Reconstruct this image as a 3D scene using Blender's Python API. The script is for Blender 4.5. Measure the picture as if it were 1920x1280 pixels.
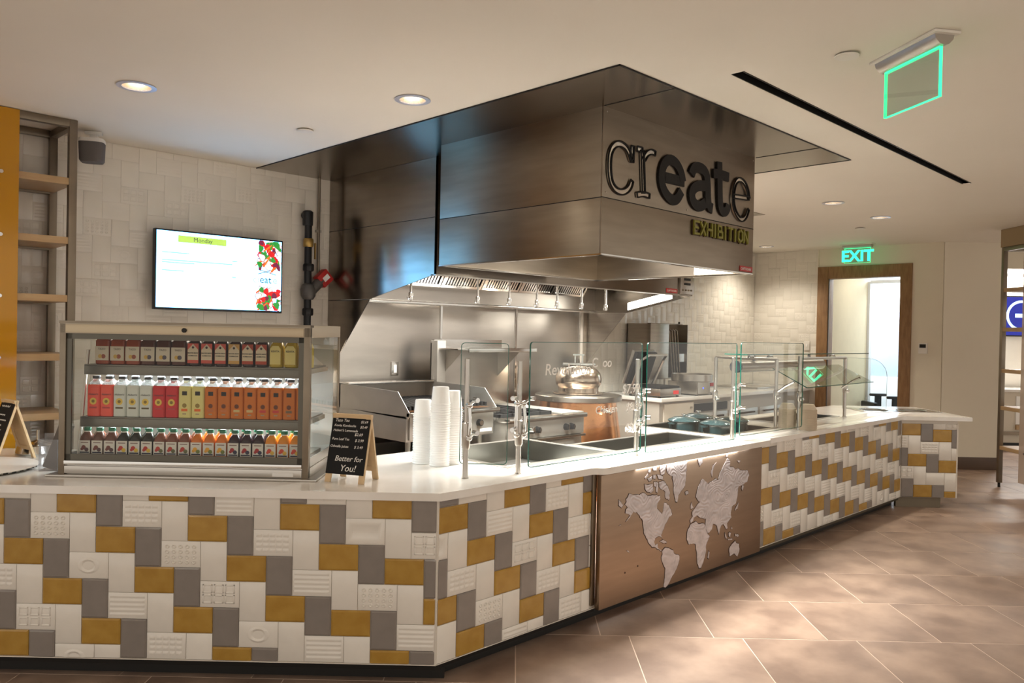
import bpy, bmesh, math, random
from mathutils import Vector, Matrix
from mathutils.geometry import tessellate_polygon
random.seed(7)
PI = math.pi; R2 = math.sqrt(2.0)
S = bpy.context.scene
C = S.collection
for o in list(bpy.data.objects): bpy.data.objects.remove(o, do_unlink=True)

# ------------------------------------------------------------------ camera
yaw, pitch, roll = 0.7897435525, -0.0106126167, 0.0194567699
fw = Vector((math.cos(yaw)*math.cos(pitch), math.sin(yaw)*math.cos(pitch), math.sin(pitch)))
rt = Vector((math.sin(yaw), -math.cos(yaw), 0)); up = rt.cross(fw)
r_ = rt*math.cos(roll)+up*math.sin(roll); u_ = up*math.cos(roll)-rt*math.sin(roll)
cd = bpy.data.cameras.new('camera'); cam = bpy.data.objects.new('camera', cd); C.objects.link(cam)
cd.sensor_fit = 'HORIZONTAL'; cd.sensor_width = 36.0; cd.lens = 1480.308/1920*36; cd.clip_start = 0.05; cd.clip_end = 100
cam.matrix_world = Matrix(((r_.x, u_.x, -fw.x, 0), (r_.y, u_.y, -fw.y, 0), (r_.z, u_.z, -fw.z, 1.6), (0, 0, 0, 1)))
S.camera = cam
# ------------------------------------------------------------------ world, exposure
w = bpy.data.worlds.new('room_ambience'); S.world = w; w.use_nodes = True
w.node_tree.nodes['Background'].inputs[0].default_value = (1.0, 0.925, 0.83, 1)
w.node_tree.nodes['Background'].inputs[1].default_value = 0.60
S.view_settings.view_transform = 'Standard'; S.view_settings.look = 'None'
S.view_settings.exposure = 0.80; S.view_settings.gamma = 1.0; S.view_settings.use_curve_mapping = False
WARM = (1.0, 0.92, 0.80); NEUT = (1.0, 0.96, 0.91); COOL = (0.86, 0.94, 1.0)

def light(kind, loc, energy, col, rot=(0, 0, 0), size=0.1, sy=None, cone=100, blend=0.7, parent=None, name='lamp_light', spread=180):
    d = bpy.data.lights.new(name, kind); d.energy = energy; d.color = col
    if kind == 'AREA':
        d.shape = 'RECTANGLE' if sy else 'SQUARE'; d.size = size
        if sy: d.size_y = sy
        d.spread = math.radians(spread)
    elif kind == 'SPOT':
        d.spot_size = math.radians(cone); d.spot_blend = blend; d.shadow_soft_size = size
    else: d.shadow_soft_size = size
    o = bpy.data.objects.new(name, d); C.objects.link(o); o.location = loc; o.rotation_euler = rot
    if parent: o.parent = parent
    return o

# large area lights: the fluorescent fixtures inside the two hoods
light('AREA', (4.20, 3.42, 2.62), 104, NEUT, size=1.2, sy=0.9, name='front_hood_light', spread=104)
light('AREA', (5.20, 4.75, 2.52), 88, NEUT, size=2.8, sy=0.5, name='rear_hood_light', spread=130)

# ------------------------------------------------------------------ materials
def lin(c):
    f = lambda v: v/12.92 if v <= 0.04045 else ((v+0.055)/1.055)**2.4
    return tuple(f(v/255.0) for v in c)
MATS = {}
def mat(name, rgb=(200, 200, 200), rough=0.5, metal=0.0, var=0.0, vscale=8.0, stretch=(1, 1, 1), bump=0.0, bscale=60.0,
        aniso=0.0, emit=None, es=0.0, spec=None, coat=0.0, rgb2=None, rand=0.0, trans=0.0, sss=0.0, rvar=0.0, per=False):
    if name in MATS: return MATS[name]
    m = bpy.data.materials.new(name); m.use_nodes = True; nt = m.node_tree; N = nt.nodes; Lk = nt.links
    b = N['Principled BSDF']; col = lin(rgb)
    b.inputs['Base Color'].default_value = (*col, 1); b.inputs['Roughness'].default_value = rough; b.inputs['Metallic'].default_value = metal
    if spec is not None: b.inputs['Specular IOR Level'].default_value = spec
    if coat: b.inputs['Coat Weight'].default_value = coat; b.inputs['Coat Roughness'].default_value = 0.08
    if trans: b.inputs['Transmission Weight'].default_value = trans
    tc = N.new('ShaderNodeTexCoord'); mp = N.new('ShaderNodeMapping'); mp.inputs['Scale'].default_value = stretch
    geo = N.new('ShaderNodeNewGeometry'); Lk.new(geo.outputs['Position'], mp.inputs['Vector'])
    if per:      # each copy gets its own patch of the texture
        ob = N.new('ShaderNodeObjectInfo'); mu = N.new('ShaderNodeMath'); mu.operation = 'MULTIPLY'; mu.inputs[1].default_value = 90.0
        Lk.new(ob.outputs['Random'], mu.inputs[0]); Lk.new(mu.outputs[0], mp.inputs['Location'])
    if var or rand:
        nz = N.new('ShaderNodeTexNoise'); nz.inputs['Scale'].default_value = vscale; nz.inputs['Detail'].default_value = 5
        Lk.new(mp.outputs[0], nz.inputs['Vector'])
        mx = N.new('ShaderNodeMix'); mx.data_type = 'RGBA'
        c2 = lin(rgb2) if rgb2 else tuple(v*(1-var) for v in col)
        mx.inputs['A'].default_value = (*col, 1); mx.inputs['B'].default_value = (*c2, 1)
        ramp = N.new('ShaderNodeMapRange'); ramp.inputs[1].default_value = 0.35; ramp.inputs[2].default_value = 0.68
        Lk.new(nz.outputs['Fac'], ramp.inputs[0]); Lk.new(ramp.outputs[0], mx.inputs['Factor'])
        out = mx.outputs['Result']
        if rand:
            oi = N.new('ShaderNodeObjectInfo'); hs = N.new('ShaderNodeHueSaturation'); mr = N.new('ShaderNodeMapRange')
            mr.inputs[3].default_value = 1-rand; mr.inputs[4].default_value = 1+rand
            Lk.new(oi.outputs['Random'], mr.inputs[0]); Lk.new(mr.outputs[0], hs.inputs['Value']); Lk.new(out, hs.inputs['Color']); out = hs.outputs[0]
        Lk.new(out, b.inputs['Base Color'])
    if rvar:
        n3 = N.new('ShaderNodeTexNoise'); n3.inputs['Scale'].default_value = vscale; Lk.new(mp.outputs[0], n3.inputs['Vector'])
        m3 = N.new('ShaderNodeMapRange'); m3.inputs[3].default_value = max(0.02, rough-rvar); m3.inputs[4].default_value = rough+rvar
        Lk.new(n3.outputs['Fac'], m3.inputs[0]); Lk.new(m3.outputs[0], b.inputs['Roughness'])
    if bump:
        n2 = N.new('ShaderNodeTexNoise'); n2.inputs['Scale'].default_value = bscale; n2.inputs['Detail'].default_value = 3
        Lk.new(mp.outputs[0], n2.inputs['Vector'])
        bp = N.new('ShaderNodeBump'); bp.inputs['Strength'].default_value = bump; bp.inputs['Distance'].default_value = 0.002
        Lk.new(n2.outputs['Fac'], bp.inputs['Height']); Lk.new(bp.outputs[0], b.inputs['Normal'])
    if aniso:
        b.inputs['Anisotropic'].default_value = aniso; b.inputs['Anisotropic Rotation'].default_value = 0.25
        tg = N.new('ShaderNodeTangent'); tg.direction_type = 'RADIAL'; tg.axis = 'Z'; Lk.new(tg.outputs[0], b.inputs['Tangent'])
    if emit:
        b.inputs['Emission Color'].default_value = (*lin(emit), 1); b.inputs['Emission Strength'].default_value = es
    MATS[name] = m; return m
def glass(name, tint=(0.93, 0.97, 0.95), ior=1.5, rough=0.0, diff=0.0, dcol=(200, 200, 200)):
    m = bpy.data.materials.new(name); m.use_nodes = True; nt = m.node_tree; N = nt.nodes; Lk = nt.links
    N.remove(N['Principled BSDF']); out = N['Material Output']
    tr = N.new('ShaderNodeBsdfTransparent'); tr.inputs[0].default_value = (*tint, 1)
    gl = N.new('ShaderNodeBsdfGlossy'); gl.inputs['Roughness'].default_value = rough; gl.inputs[0].default_value = (1, 1, 1, 1)
    fr = N.new('ShaderNodeFresnel'); fr.inputs[0].default_value = ior
    mx = N.new('ShaderNodeMixShader'); src = tr
    if diff:
        df = N.new('ShaderNodeBsdfDiffuse'); df.inputs[0].default_value = (*lin(dcol), 1)
        m2 = N.new('ShaderNodeMixShader'); m2.inputs[0].default_value = diff; Lk.new(tr.outputs[0], m2.inputs[1]); Lk.new(df.outputs[0], m2.inputs[2]); src = m2
    ge = N.new('ShaderNodeNewGeometry'); ml = N.new('ShaderNodeMath'); ml.operation = 'MULTIPLY_ADD'   # a thin sheet: no total reflection at its rear face
    ml.inputs[1].default_value = -1.0; ml.inputs[2].default_value = 1.0; Lk.new(ge.outputs['Backfacing'], ml.inputs[0])
    m4 = N.new('ShaderNodeMath'); m4.operation = 'MULTIPLY'; Lk.new(fr.outputs[0], m4.inputs[0]); Lk.new(ml.outputs[0], m4.inputs[1])
    Lk.new(m4.outputs[0], mx.inputs[0]); Lk.new(src.outputs[0], mx.inputs[1]); Lk.new(gl.outputs[0], mx.inputs[2])
    Lk.new(mx.outputs[0], out.inputs[0]); MATS[name] = m; return m

STEEL = mat('brushed_steel', (176, 168, 158), 0.34, 1.0, var=0.12, vscale=3.0, stretch=(1, 1, 14), aniso=0.72)
STEELD = mat('hood_steel', (150, 140, 128), 0.21, 1.0, var=0.14, vscale=2.5, stretch=(1, 1, 8), aniso=0.88)
STEELF = mat('front_hood_steel', (154, 142, 126), 0.36, 1.0, var=0.16, vscale=2.5, stretch=(1, 1, 8), aniso=0.8)
STEELW = mat('wall_sheet_steel', (184, 178, 170), 0.30, 1.0, var=0.12, vscale=2.0, stretch=(1, 1, 5), aniso=0.5)
PANST = mat('pan_steel', (128, 126, 120), 0.34, 1.0)
STEELP = mat('polished_steel', (214, 212, 208), 0.14, 1.0)
STEELR = mat('satin_steel', (190, 184, 176), 0.30, 1.0)
DULLST = mat('dull_satin_steel', (180, 176, 168), 0.45, 0.75, var=0.1, vscale=5)
SHELFST = mat('shelf_frame_steel', (138, 126, 110), 0.38, 1.0, var=0.15, vscale=6)
DARKM = mat('dark_metal', (40, 38, 36), 0.45, 0.6)
BLACK = mat('black_plastic', (16, 16, 17), 0.4)
BLACKM = mat('black_matte', (10, 9, 8), 0.8)
CEIL = mat('ceiling_paint', (228, 221, 208), 0.9, var=0.03, vscale=1.5)
WALLP = mat('wall_paint', (220, 210, 190), 0.8, var=0.03, vscale=2.0)
GROUTW = mat('white_grout', (214, 206, 194), 0.8)
TWHITE = mat('white_tile_glaze', (224, 218, 208), 0.22, var=0.03, vscale=20, rand=0.015, coat=0.2)
TGOLD = mat('mustard_tile_glaze', (172, 134, 56), 0.22, var=0.10, vscale=16, rand=0.03, rgb2=(160, 120, 44), coat=0.3)
TGREY = mat('grey_tile_glaze', (132, 124, 117), 0.20, var=0.08, vscale=18, rand=0.03, coat=0.3)
WALLT = mat('wall_tile_glaze', (222, 215, 202), 0.20, var=0.02, vscale=10, rand=0.015, coat=0.2)
FLOORT = mat('floor_tile_stone', (124, 102, 88), 0.44, var=0.3, vscale=4.0, stretch=(1, 1, 1), rgb2=(158, 134, 116), per=True, rand=0.06, bump=0.08, bscale=40, rvar=0.08)
GROUTF = mat('floor_grout', (214, 192, 174), 0.8)
QUARTZ = mat('white_quartz', (236, 232, 226), 0.16, var=0.04, vscale=3.5, rgb2=(222, 216, 206), coat=0.3)
TOE = mat('toe_kick_black', (26, 24, 21), 0.45)
COPPER = mat('hammered_copper', (242, 172, 118), 0.22, 1.0, bump=0.5, bscale=26, var=0.15, vscale=4)
BRONZE = mat('dome_bronze_steel', (208, 190, 172), 0.2, 1.0)
BRONZEP = mat('bronze_panel', (166, 143, 122), 0.36, 1.0, var=0.1, vscale=3, stretch=(1, 1, 10), aniso=0.6)
LANDM = mat('etched_silver', (212, 204, 204), 0.5, 0.7, var=0.22, vscale=14, stretch=(1, 1, 2), bump=0.15, bscale=50)
def contour_relief(m, scale, rings, strength):
    nt = m.node_tree; N = nt.nodes; Lk = nt.links; b = N['Principled BSDF']
    geo = N.new('ShaderNodeNewGeometry'); nz = N.new('ShaderNodeTexNoise'); nz.inputs['Scale'].default_value = scale; nz.inputs['Detail'].default_value = 1.5
    Lk.new(geo.outputs['Position'], nz.inputs['Vector'])
    a = N.new('ShaderNodeMath'); a.operation = 'MULTIPLY'; a.inputs[1].default_value = rings; Lk.new(nz.outputs['Fac'], a.inputs[0])
    sn = N.new('ShaderNodeMath'); sn.operation = 'SINE'; Lk.new(a.outputs[0], sn.inputs[0])
    bp = N.new('ShaderNodeBump'); bp.inputs['Strength'].default_value = strength; bp.inputs['Distance'].default_value = 0.003
    Lk.new(sn.outputs[0], bp.inputs['Height']); Lk.new(bp.outputs[0], b.inputs['Normal'])
contour_relief(LANDM, 4.5, 150, 0.22)
EDGEM = mat('etched_dark_edge', (74, 54, 42), 0.6, 0.5)
SIGNB = mat('sign_black_enamel', (20, 17, 15), 0.5, 0.0, spec=0.25)
SIGNY = mat('sign_lime_enamel', (128, 124, 46), 0.35, 0.3)
WOOD = mat('maple_board', (176, 146, 106), 0.45, var=0.14, vscale=5, stretch=(1, 1, 10), rgb2=(170, 136, 96))
PINE = mat('pale_pine', (224, 192, 148), 0.55, var=0.12, vscale=9, stretch=(1, 1, 3))
DOORW = mat('oak_casing', (146, 110, 72), 0.5, var=0.2, vscale=7, stretch=(6, 6, 1), rgb2=(124, 90, 56))
BASEB = mat('brown_baseboard', (84, 62, 44), 0.5, var=0.1, vscale=6)
SLATE = mat('chalkboard_black', (17, 16, 16), 0.85)
CHALK = mat('chalk_ink', (236, 232, 224), 0.7)
PIPEB = mat('pipe_black', (30, 30, 32), 0.4, 0.3)
BRASS = mat('valve_brass', (176, 146, 84), 0.35, 0.8)
RED = mat('red_plastic', (170, 30, 26), 0.4)
PAPER = mat('white_paper', (235, 233, 228), 0.7)
FROST = mat('frosted_plastic', (250, 249, 246), 0.35, spec=0.4)
KRAFT = mat('bowl_fibre', (206, 190, 166), 0.75, var=0.06, vscale=30)
TEAL = mat('teal_enamel', (44, 64, 66), 0.12, coat=0.8)
GRILL = mat('cast_iron', (24, 23, 23), 0.55, 0.4)
WHITEP = mat('white_plastic', (222, 216, 206), 0.45)
GREYM = mat('speaker_grille', (96, 90, 86), 0.6, 0.2, bump=0.4, bscale=300)
REFL = mat('can_reflector', (235, 225, 210), 0.25, 0.9)
LAMPE = mat('lamp_glow', (255, 240, 215), 0.5, emit=(255, 243, 224), es=4.5)
TUBE = mat('hood_tube_glow', (255, 252, 245), 0.5, emit=(255, 251, 240), es=4.5)
LEDW = mat('led_strip_glow', (255, 252, 245), 0.5, emit=(245, 250, 255), es=9.0)
GREENE = mat('exit_green_glow', (40, 220, 150), 0.5, emit=(38, 232, 160), es=2.2)
GREENEDGE = mat('exit_edge_glow', (60, 230, 150), 0.5, emit=(40, 225, 140), es=1.3)
SCRW = mat('screen_white', (240, 250, 250), 0.3, emit=(98, 186, 255), es=3.6)
GEDGE = mat('glass_edge_green', (20, 92, 78), 0.15, coat=0.6)
GLASS = glass('clear_glass', (0.955, 0.975, 0.965))
GLASSF = glass('fridge_glass', (0.95, 0.95, 0.93), ior=1.32)
GLASSX = glass('acrylic_panel', (0.80, 0.86, 0.82), ior=1.5, diff=0.12, dcol=(190, 200, 190))
ACRYL = glass('acrylic_clear', (0.92, 0.92, 0.93), ior=1.5, diff=0.10)
AMBER = glass('amber_panel', (0.72, 0.40, 0.06), ior=1.4, rough=0.1, diff=0.62, dcol=(214, 158, 40))
SMOKEP = glass('milky_panel', (0.75, 0.70, 0.66), ior=1.4, rough=0.1, diff=0.62, dcol=(196, 176, 160))

# ------------------------------------------------------------------ mesh helpers
def DL(l, s): return ((s+l)/R2, (s-l)/R2)
ORG = {}
class MB:
    def __init__(s): s.v = []; s.f = []
    def add(s, vs, fs):
        n = len(s.v); s.v += [tuple(v) for v in vs]; s.f += [tuple(i+n for i in f) for f in fs]; return s
    def box(s, x0, x1, y0, y1, z0, z1):
        return s.add([(x0, y0, z0), (x1, y0, z0), (x1, y1, z0), (x0, y1, z0), (x0, y0, z1), (x1, y0, z1), (x1, y1, z1), (x0, y1, z1)],
                     [(0, 3, 2, 1), (4, 5, 6, 7), (0, 1, 5, 4), (1, 2, 6, 5), (2, 3, 7, 6), (3, 0, 4, 7)])
    def loops(s, rings, cap0=True, cap1=True):
        n = len(rings[0]); vs = [p for r in rings for p in r]; fs = []
        for k in range(len(rings)-1):
            for i in range(n):
                j = (i+1) % n; fs.append((k*n+i, k*n+j, (k+1)*n+j, (k+1)*n+i))
        if cap0: fs.append(tuple(range(n-1, -1, -1)))
        if cap1: fs.append(tuple((len(rings)-1)*n+i for i in range(n)))
        return s.add(vs, fs)
    def lathe(s, prof, n=20, cx=0, cy=0, cap0=True, cap1=True):
        return s.loops([[(cx+r*math.cos(2*PI*i/n), cy+r*math.sin(2*PI*i/n), z) for i in range(n)] for r, z in prof], cap0, cap1)
    def loft(s, secs, n=20, cx=0, cy=0):
        rings = []
        for z, rx, ry, p in secs:
            ring = []
            for i in range(n):
                a = 2*PI*i/n; c, q = math.cos(a), math.sin(a)
                ring.append((cx+rx*math.copysign(abs(c)**(2/p), c), cy+ry*math.copysign(abs(q)**(2/p), q), z))
            rings.append(ring)
        return s.loops(rings)
    def cyl(s, p0, p1, r0, r1=None, n=14, caps=True):
        p0 = Vector(p0); p1 = Vector(p1); r1 = r0 if r1 is None else r1; d = (p1-p0).normalized()
        a = d.orthogonal().normalized(); b = d.cross(a)
        return s.loops([[p+(a*math.cos(2*PI*i/n)+b*math.sin(2*PI*i/n))*r for i in range(n)] for p, r in ((p0, r0), (p1, r1))], caps, caps)
    def tube(s, pts, r, n=8, closed=False):
        P = [Vector(p) for p in pts]; rings = []; m = len(P); a = None
        for k in range(m):
            if closed: d = (P[(k+1) % m]-P[k-1]).normalized()
            else: d = (P[min(k+1, m-1)]-P[max(k-1, 0)]).normalized()
            if a is None: a = d.orthogonal().normalized()
            a = (a-d*a.dot(d)).normalized(); b = d.cross(a)
            rings.append([P[k]+(a*math.cos(2*PI*i/n)+b*math.sin(2*PI*i/n))*r for i in range(n)])
        if closed: rings.append(rings[0]); return s.loops(rings, False, False)
        return s.loops(rings)
    def ball(s, c, r, n=12, sz=1.0):
        m = n//2; pr = [(max(1e-4, r*math.sin(PI*k/m)), c[2]-r*sz*math.cos(PI*k/m)) for k in range(m+1)]
        return s.lathe(pr, n, c[0], c[1])
    def poly(s, outer, holes, fn, d0, d1):
        """filled outline with holes; fn(u,v,d) maps to 3D; thickness from d0 to d1"""
        loops = [[Vector((p[0], p[1], 0)) for p in lp] for lp in [outer]+list(holes)]
        tris = tessellate_polygon(loops); flat = [p for lp in loops for p in lp]; n = len(flat)
        vs = [fn(p.x, p.y, d0) for p in flat]+[fn(p.x, p.y, d1) for p in flat]; fs = []
        for t in tris: fs.append((t[0], t[1], t[2])); fs.append((t[2]+n, t[1]+n, t[0]+n))
        k = 0
        for lp in loops:
            m = len(lp)
            for i in range(m): a, b = k+i, k+(i+1) % m; fs.append((a, b, b+n, a+n))
            k += m
        return s.add(vs, fs)
    def mesh(s, name, m, bev=0, shift=None, smooth=32):
        me = bpy.data.meshes.new(name)
        v = [(a-shift[0], b-shift[1], c-shift[2]) for a, b, c in s.v] if shift else s.v
        me.from_pydata(v, [], s.f)
        bm = bmesh.new(); bm.from_mesh(me)
        bmesh.ops.recalc_face_normals(bm, faces=bm.faces)
        if bev:
            es = [e for e in bm.edges if len(e.link_faces) == 2 and e.calc_face_angle(0) > 0.6]
            bmesh.ops.bevel(bm, geom=es, offset=bev, segments=2, affect='EDGES', profile=0.6, clamp_overlap=True)
        bm.to_mesh(me); bm.free()
        for p in me.polygons: p.use_smooth = True
        me.set_sharp_from_angle(angle=math.radians(smooth))
        me.materials.append(m); return me
    def build(s, name, m, parent=None, loc=None, rot=None, bev=0, smooth=32):
        sh = ORG.get(parent.name) if parent else None
        me = s.mesh(name, m, bev, sh, smooth)
        return obj(name, me, parent, loc, rot)
def obj(name, me, parent=None, loc=None, rot=None):
    o = bpy.data.objects.new(name, me); C.objects.link(o)
    if parent:
        o.parent = parent
        if parent.name in ORG: ORG[o.name] = ORG[parent.name]
    if loc: o.location = loc
    if rot: o.rotation_euler = rot
    return o
def tag(o, label, cat, group=None, kind=None):
    o['label'] = label; o['category'] = cat
    if group: o['group'] = group
    if kind: o['kind'] = kind
    return o
def thing(name, label, cat, loc=(0, 0, 0), rz=0, group=None, world=False):
    """an Empty at the thing's base; world=True: its parts are given in world coordinates"""
    o = bpy.data.objects.new(name, None); C.objects.link(o); o.location = loc; o.rotation_euler = (0, 0, rz)
    o.empty_display_size = 0.05
    if world: ORG[o.name] = tuple(loc)
    return tag(o, label, cat, group)
def struct(name, parent=None, mb=None, m=None, bev=0):
    if mb is None: o = bpy.data.objects.new(name, None); C.objects.link(o)
    else: o = mb.build(name, m, parent, bev=bev)
    if not parent: o['kind'] = 'structure'
    return o
def copy_tree(o, parent=None):
    c = o.copy(); C.objects.link(c); c.parent = parent
    for ch in list(o.children): copy_tree(ch, c)
    return c
FONTC = {}
def textmesh(s, size, m, shear=0.0, align='LEFT', ext=0.0004, bold=0.0):
    cu = bpy.data.curves.new('t', 'FONT'); cu.body = s; cu.size = size; cu.shear = shear; cu.align_x = align; cu.extrude = ext; cu.offset = bold; cu.resolution_u = 3
    t = bpy.data.objects.new('t', cu); C.objects.link(t)
    dg = bpy.context.evaluated_depsgraph_get(); me = bpy.data.meshes.new_from_object(t.evaluated_get(dg))
    bpy.data.objects.remove(t, do_unlink=True); bpy.data.curves.remove(cu)
    me.materials.clear(); me.materials.append(m); me.name = 'lettering'; return me
def text(s, size, m, parent, loc, rz=0, shear=0.0, align='LEFT', name='lettering', tilt=PI/2, ext=0.0004, bold=0.0):
    k = (s, size, m.name, shear, align, ext, bold)
    if k not in FONTC: FONTC[k] = textmesh(s, size, m, shear, align, ext, bold)
    sh = ORG.get(parent.name) if parent else None
    if sh: loc = (loc[0]-sh[0], loc[1]-sh[1], loc[2]-sh[2])
    return obj(name, FONTC[k], parent, loc, (tilt, 0, rz))
def rect(x0, x1, y0, y1): return [(x0, y0), (x1, y0), (x1, y1), (x0, y1)]
def circ(x, y, r, n=20): return [(x+r*math.cos(2*PI*i/n), y+r*math.sin(2*PI*i/n)) for i in range(n)]
XYZ = lambda u, v, d: (u, v, d)          # outline on a horizontal plane
XZ = lambda y: (lambda u, v, d: (u, y-d, v))   # outline on a wall facing -Y

# ------------------------------------------------------------------ drawn outlines (x, z) on the panel and the hood front
LAND= [[(3.623,0.705),(3.661,0.692),(3.72,0.683),(3.753,0.692),(3.786,0.677),(3.82,0.666),(3.876,0.662),(3.923,0.653),(3.929,0.635),(3.901,0.612),(3.897,0.58),(3.926,0.559),(3.95,0.539),(3.961,0.557),(3.966,0.583),(3.971,0.606),(3.995,0.6),(4.019,0.583),(4.044,0.552),(4.057,0.523),(4.027,0.514),(4.01,0.496),(3.982,0.473),(3.971,0.448),(3.943,0.416),(3.955,0.397),(3.943,0.406),(3.914,0.414),(3.886,0.409),(3.875,0.387),(3.887,0.365),(3.91,0.371),(3.911,0.351),(3.946,0.328),(3.958,0.319),(3.941,0.322),(3.894,0.351),(3.854,0.361),(3.83,0.382),(3.807,0.415),(3.778,0.447),(3.765,0.494),(3.759,0.528),(3.725,0.566),(3.697,0.589),(3.664,0.597),(3.638,0.578),(3.591,0.598),(3.595,0.62),(3.61,0.627),(3.584,0.647),(3.599,0.661),(3.593,0.677),(3.608,0.685)],[(3.767,0.742),(3.818,0.732),(3.846,0.732),(3.858,0.694),(3.831,0.681),(3.797,0.692),(3.774,0.712)],[(3.862,0.744),(3.879,0.738),(3.88,0.712),(3.865,0.717)],[(3.914,0.737),(3.966,0.735),(4.003,0.7),(4.028,0.656),(4.018,0.613),(3.981,0.635),(3.98,0.669),(3.944,0.687),(3.915,0.707)],[(3.771,0.78),(3.798,0.8),(3.805,0.783),(3.777,0.77)],[(3.794,0.771),(3.838,0.779),(3.839,0.759),(3.811,0.753)],[(3.849,0.785),(3.878,0.781),(3.873,0.759),(3.852,0.764)],[(3.889,0.783),(3.953,0.763),(3.948,0.747),(3.907,0.755)],[(3.922,0.833),(3.98,0.83),(3.964,0.778),(3.929,0.779),(3.917,0.81)],[(3.842,0.832),(3.887,0.83),(3.883,0.807),(3.854,0.811)],[(3.805,0.822),(3.826,0.82),(3.821,0.801),(3.804,0.806)],[(3.885,0.741),(3.902,0.732),(3.899,0.673),(3.885,0.681)],[(3.992,0.829),(4.207,0.83),(4.201,0.745),(4.191,0.683),(4.149,0.654),(4.119,0.63),(4.109,0.591),(4.09,0.597),(4.07,0.651),(4.068,0.692),(4.054,0.755),(4.0,0.778),(3.987,0.81)],[(3.958,0.316),(3.993,0.333),(4.029,0.323),(4.077,0.301),(4.084,0.283),(4.146,0.254),(4.141,0.22),(4.118,0.183),(4.089,0.155),(4.054,0.128),(4.025,0.1),(4.002,0.091),(3.984,0.098),(3.994,0.154),(3.998,0.207),(3.961,0.255),(3.954,0.283),(3.965,0.298)],[(3.933,0.381),(3.967,0.385),(4.009,0.361),(3.968,0.364)],[(3.626,0.573),(3.644,0.581),(3.608,0.554),(3.595,0.55)],[(3.534,0.536),(3.551,0.541),(3.548,0.536)],[(3.526,0.683),(3.547,0.668),(3.568,0.649),(3.553,0.635),(3.527,0.652)],[(3.608,0.384),(3.624,0.381),(3.637,0.368),(3.627,0.371)],[(4.279,0.504),(4.322,0.532),(4.365,0.557),(4.339,0.571),(4.317,0.594),(4.33,0.627),(4.354,0.665),(4.39,0.698),(4.417,0.685),(4.456,0.656),(4.469,0.661),(4.521,0.672),(4.554,0.683),(4.581,0.669),(4.593,0.699),(4.626,0.738),(4.658,0.77),(4.691,0.803),(4.727,0.781),(4.722,0.742),(4.771,0.733),(4.794,0.713),(4.836,0.719),(4.881,0.7),(4.962,0.691),(4.983,0.655),(4.958,0.613),(4.9,0.598),(4.842,0.594),(4.836,0.562),(4.83,0.526),(4.811,0.485),(4.762,0.47),(4.749,0.435),(4.758,0.398),(4.724,0.381),(4.703,0.367),(4.712,0.333),(4.691,0.333),(4.655,0.371),(4.628,0.364),(4.613,0.342),(4.603,0.315),(4.586,0.346),(4.567,0.381),(4.526,0.391),(4.515,0.358),(4.482,0.342),(4.456,0.346),(4.435,0.398),(4.44,0.439),(4.401,0.448),(4.369,0.457),(4.33,0.476),(4.299,0.467),(4.288,0.445),(4.263,0.439),(4.257,0.457),(4.287,0.476)],[(4.258,0.426),(4.319,0.44),(4.345,0.423),(4.421,0.411),(4.435,0.391),(4.463,0.338),(4.49,0.32),(4.465,0.289),(4.447,0.264),(4.448,0.222),(4.425,0.178),(4.394,0.132),(4.369,0.137),(4.348,0.186),(4.339,0.249),(4.325,0.296),(4.293,0.305),(4.25,0.306),(4.224,0.344),(4.229,0.39)],[(4.481,0.223),(4.492,0.214),(4.483,0.174),(4.47,0.184)],[(4.739,0.191),(4.78,0.22),(4.815,0.232),(4.83,0.215),(4.866,0.205),(4.873,0.152),(4.848,0.12),(4.804,0.15),(4.748,0.142)],[(4.331,0.831),(4.379,0.83),(4.386,0.805),(4.355,0.784),(4.342,0.803)],[(4.556,0.788),(4.53,0.77),(4.512,0.736),(4.507,0.698),(4.493,0.725),(4.511,0.772)],[(4.669,0.834),(4.701,0.832),(4.691,0.81),(4.67,0.814)],[(4.195,0.641),(4.225,0.643),(4.232,0.626),(4.201,0.623)],[(4.259,0.548),(4.271,0.566),(4.291,0.53),(4.26,0.527)],[(4.678,0.31),(4.708,0.269),(4.694,0.267),(4.679,0.295)],[(4.715,0.26),(4.778,0.253),(4.772,0.247),(4.722,0.253)],[(4.727,0.302),(4.755,0.297),(4.749,0.269),(4.731,0.276)],[(4.813,0.28),(4.864,0.264),(4.85,0.252),(4.813,0.265)],[(4.899,0.606),(4.915,0.589),(4.894,0.562),(4.886,0.578)],[(4.812,0.456),(4.847,0.487),(4.834,0.445),(4.806,0.438)],[(4.82,0.772),(4.863,0.768),(4.842,0.755)],[(4.761,0.336),(4.775,0.323),(4.761,0.318)]]
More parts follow.
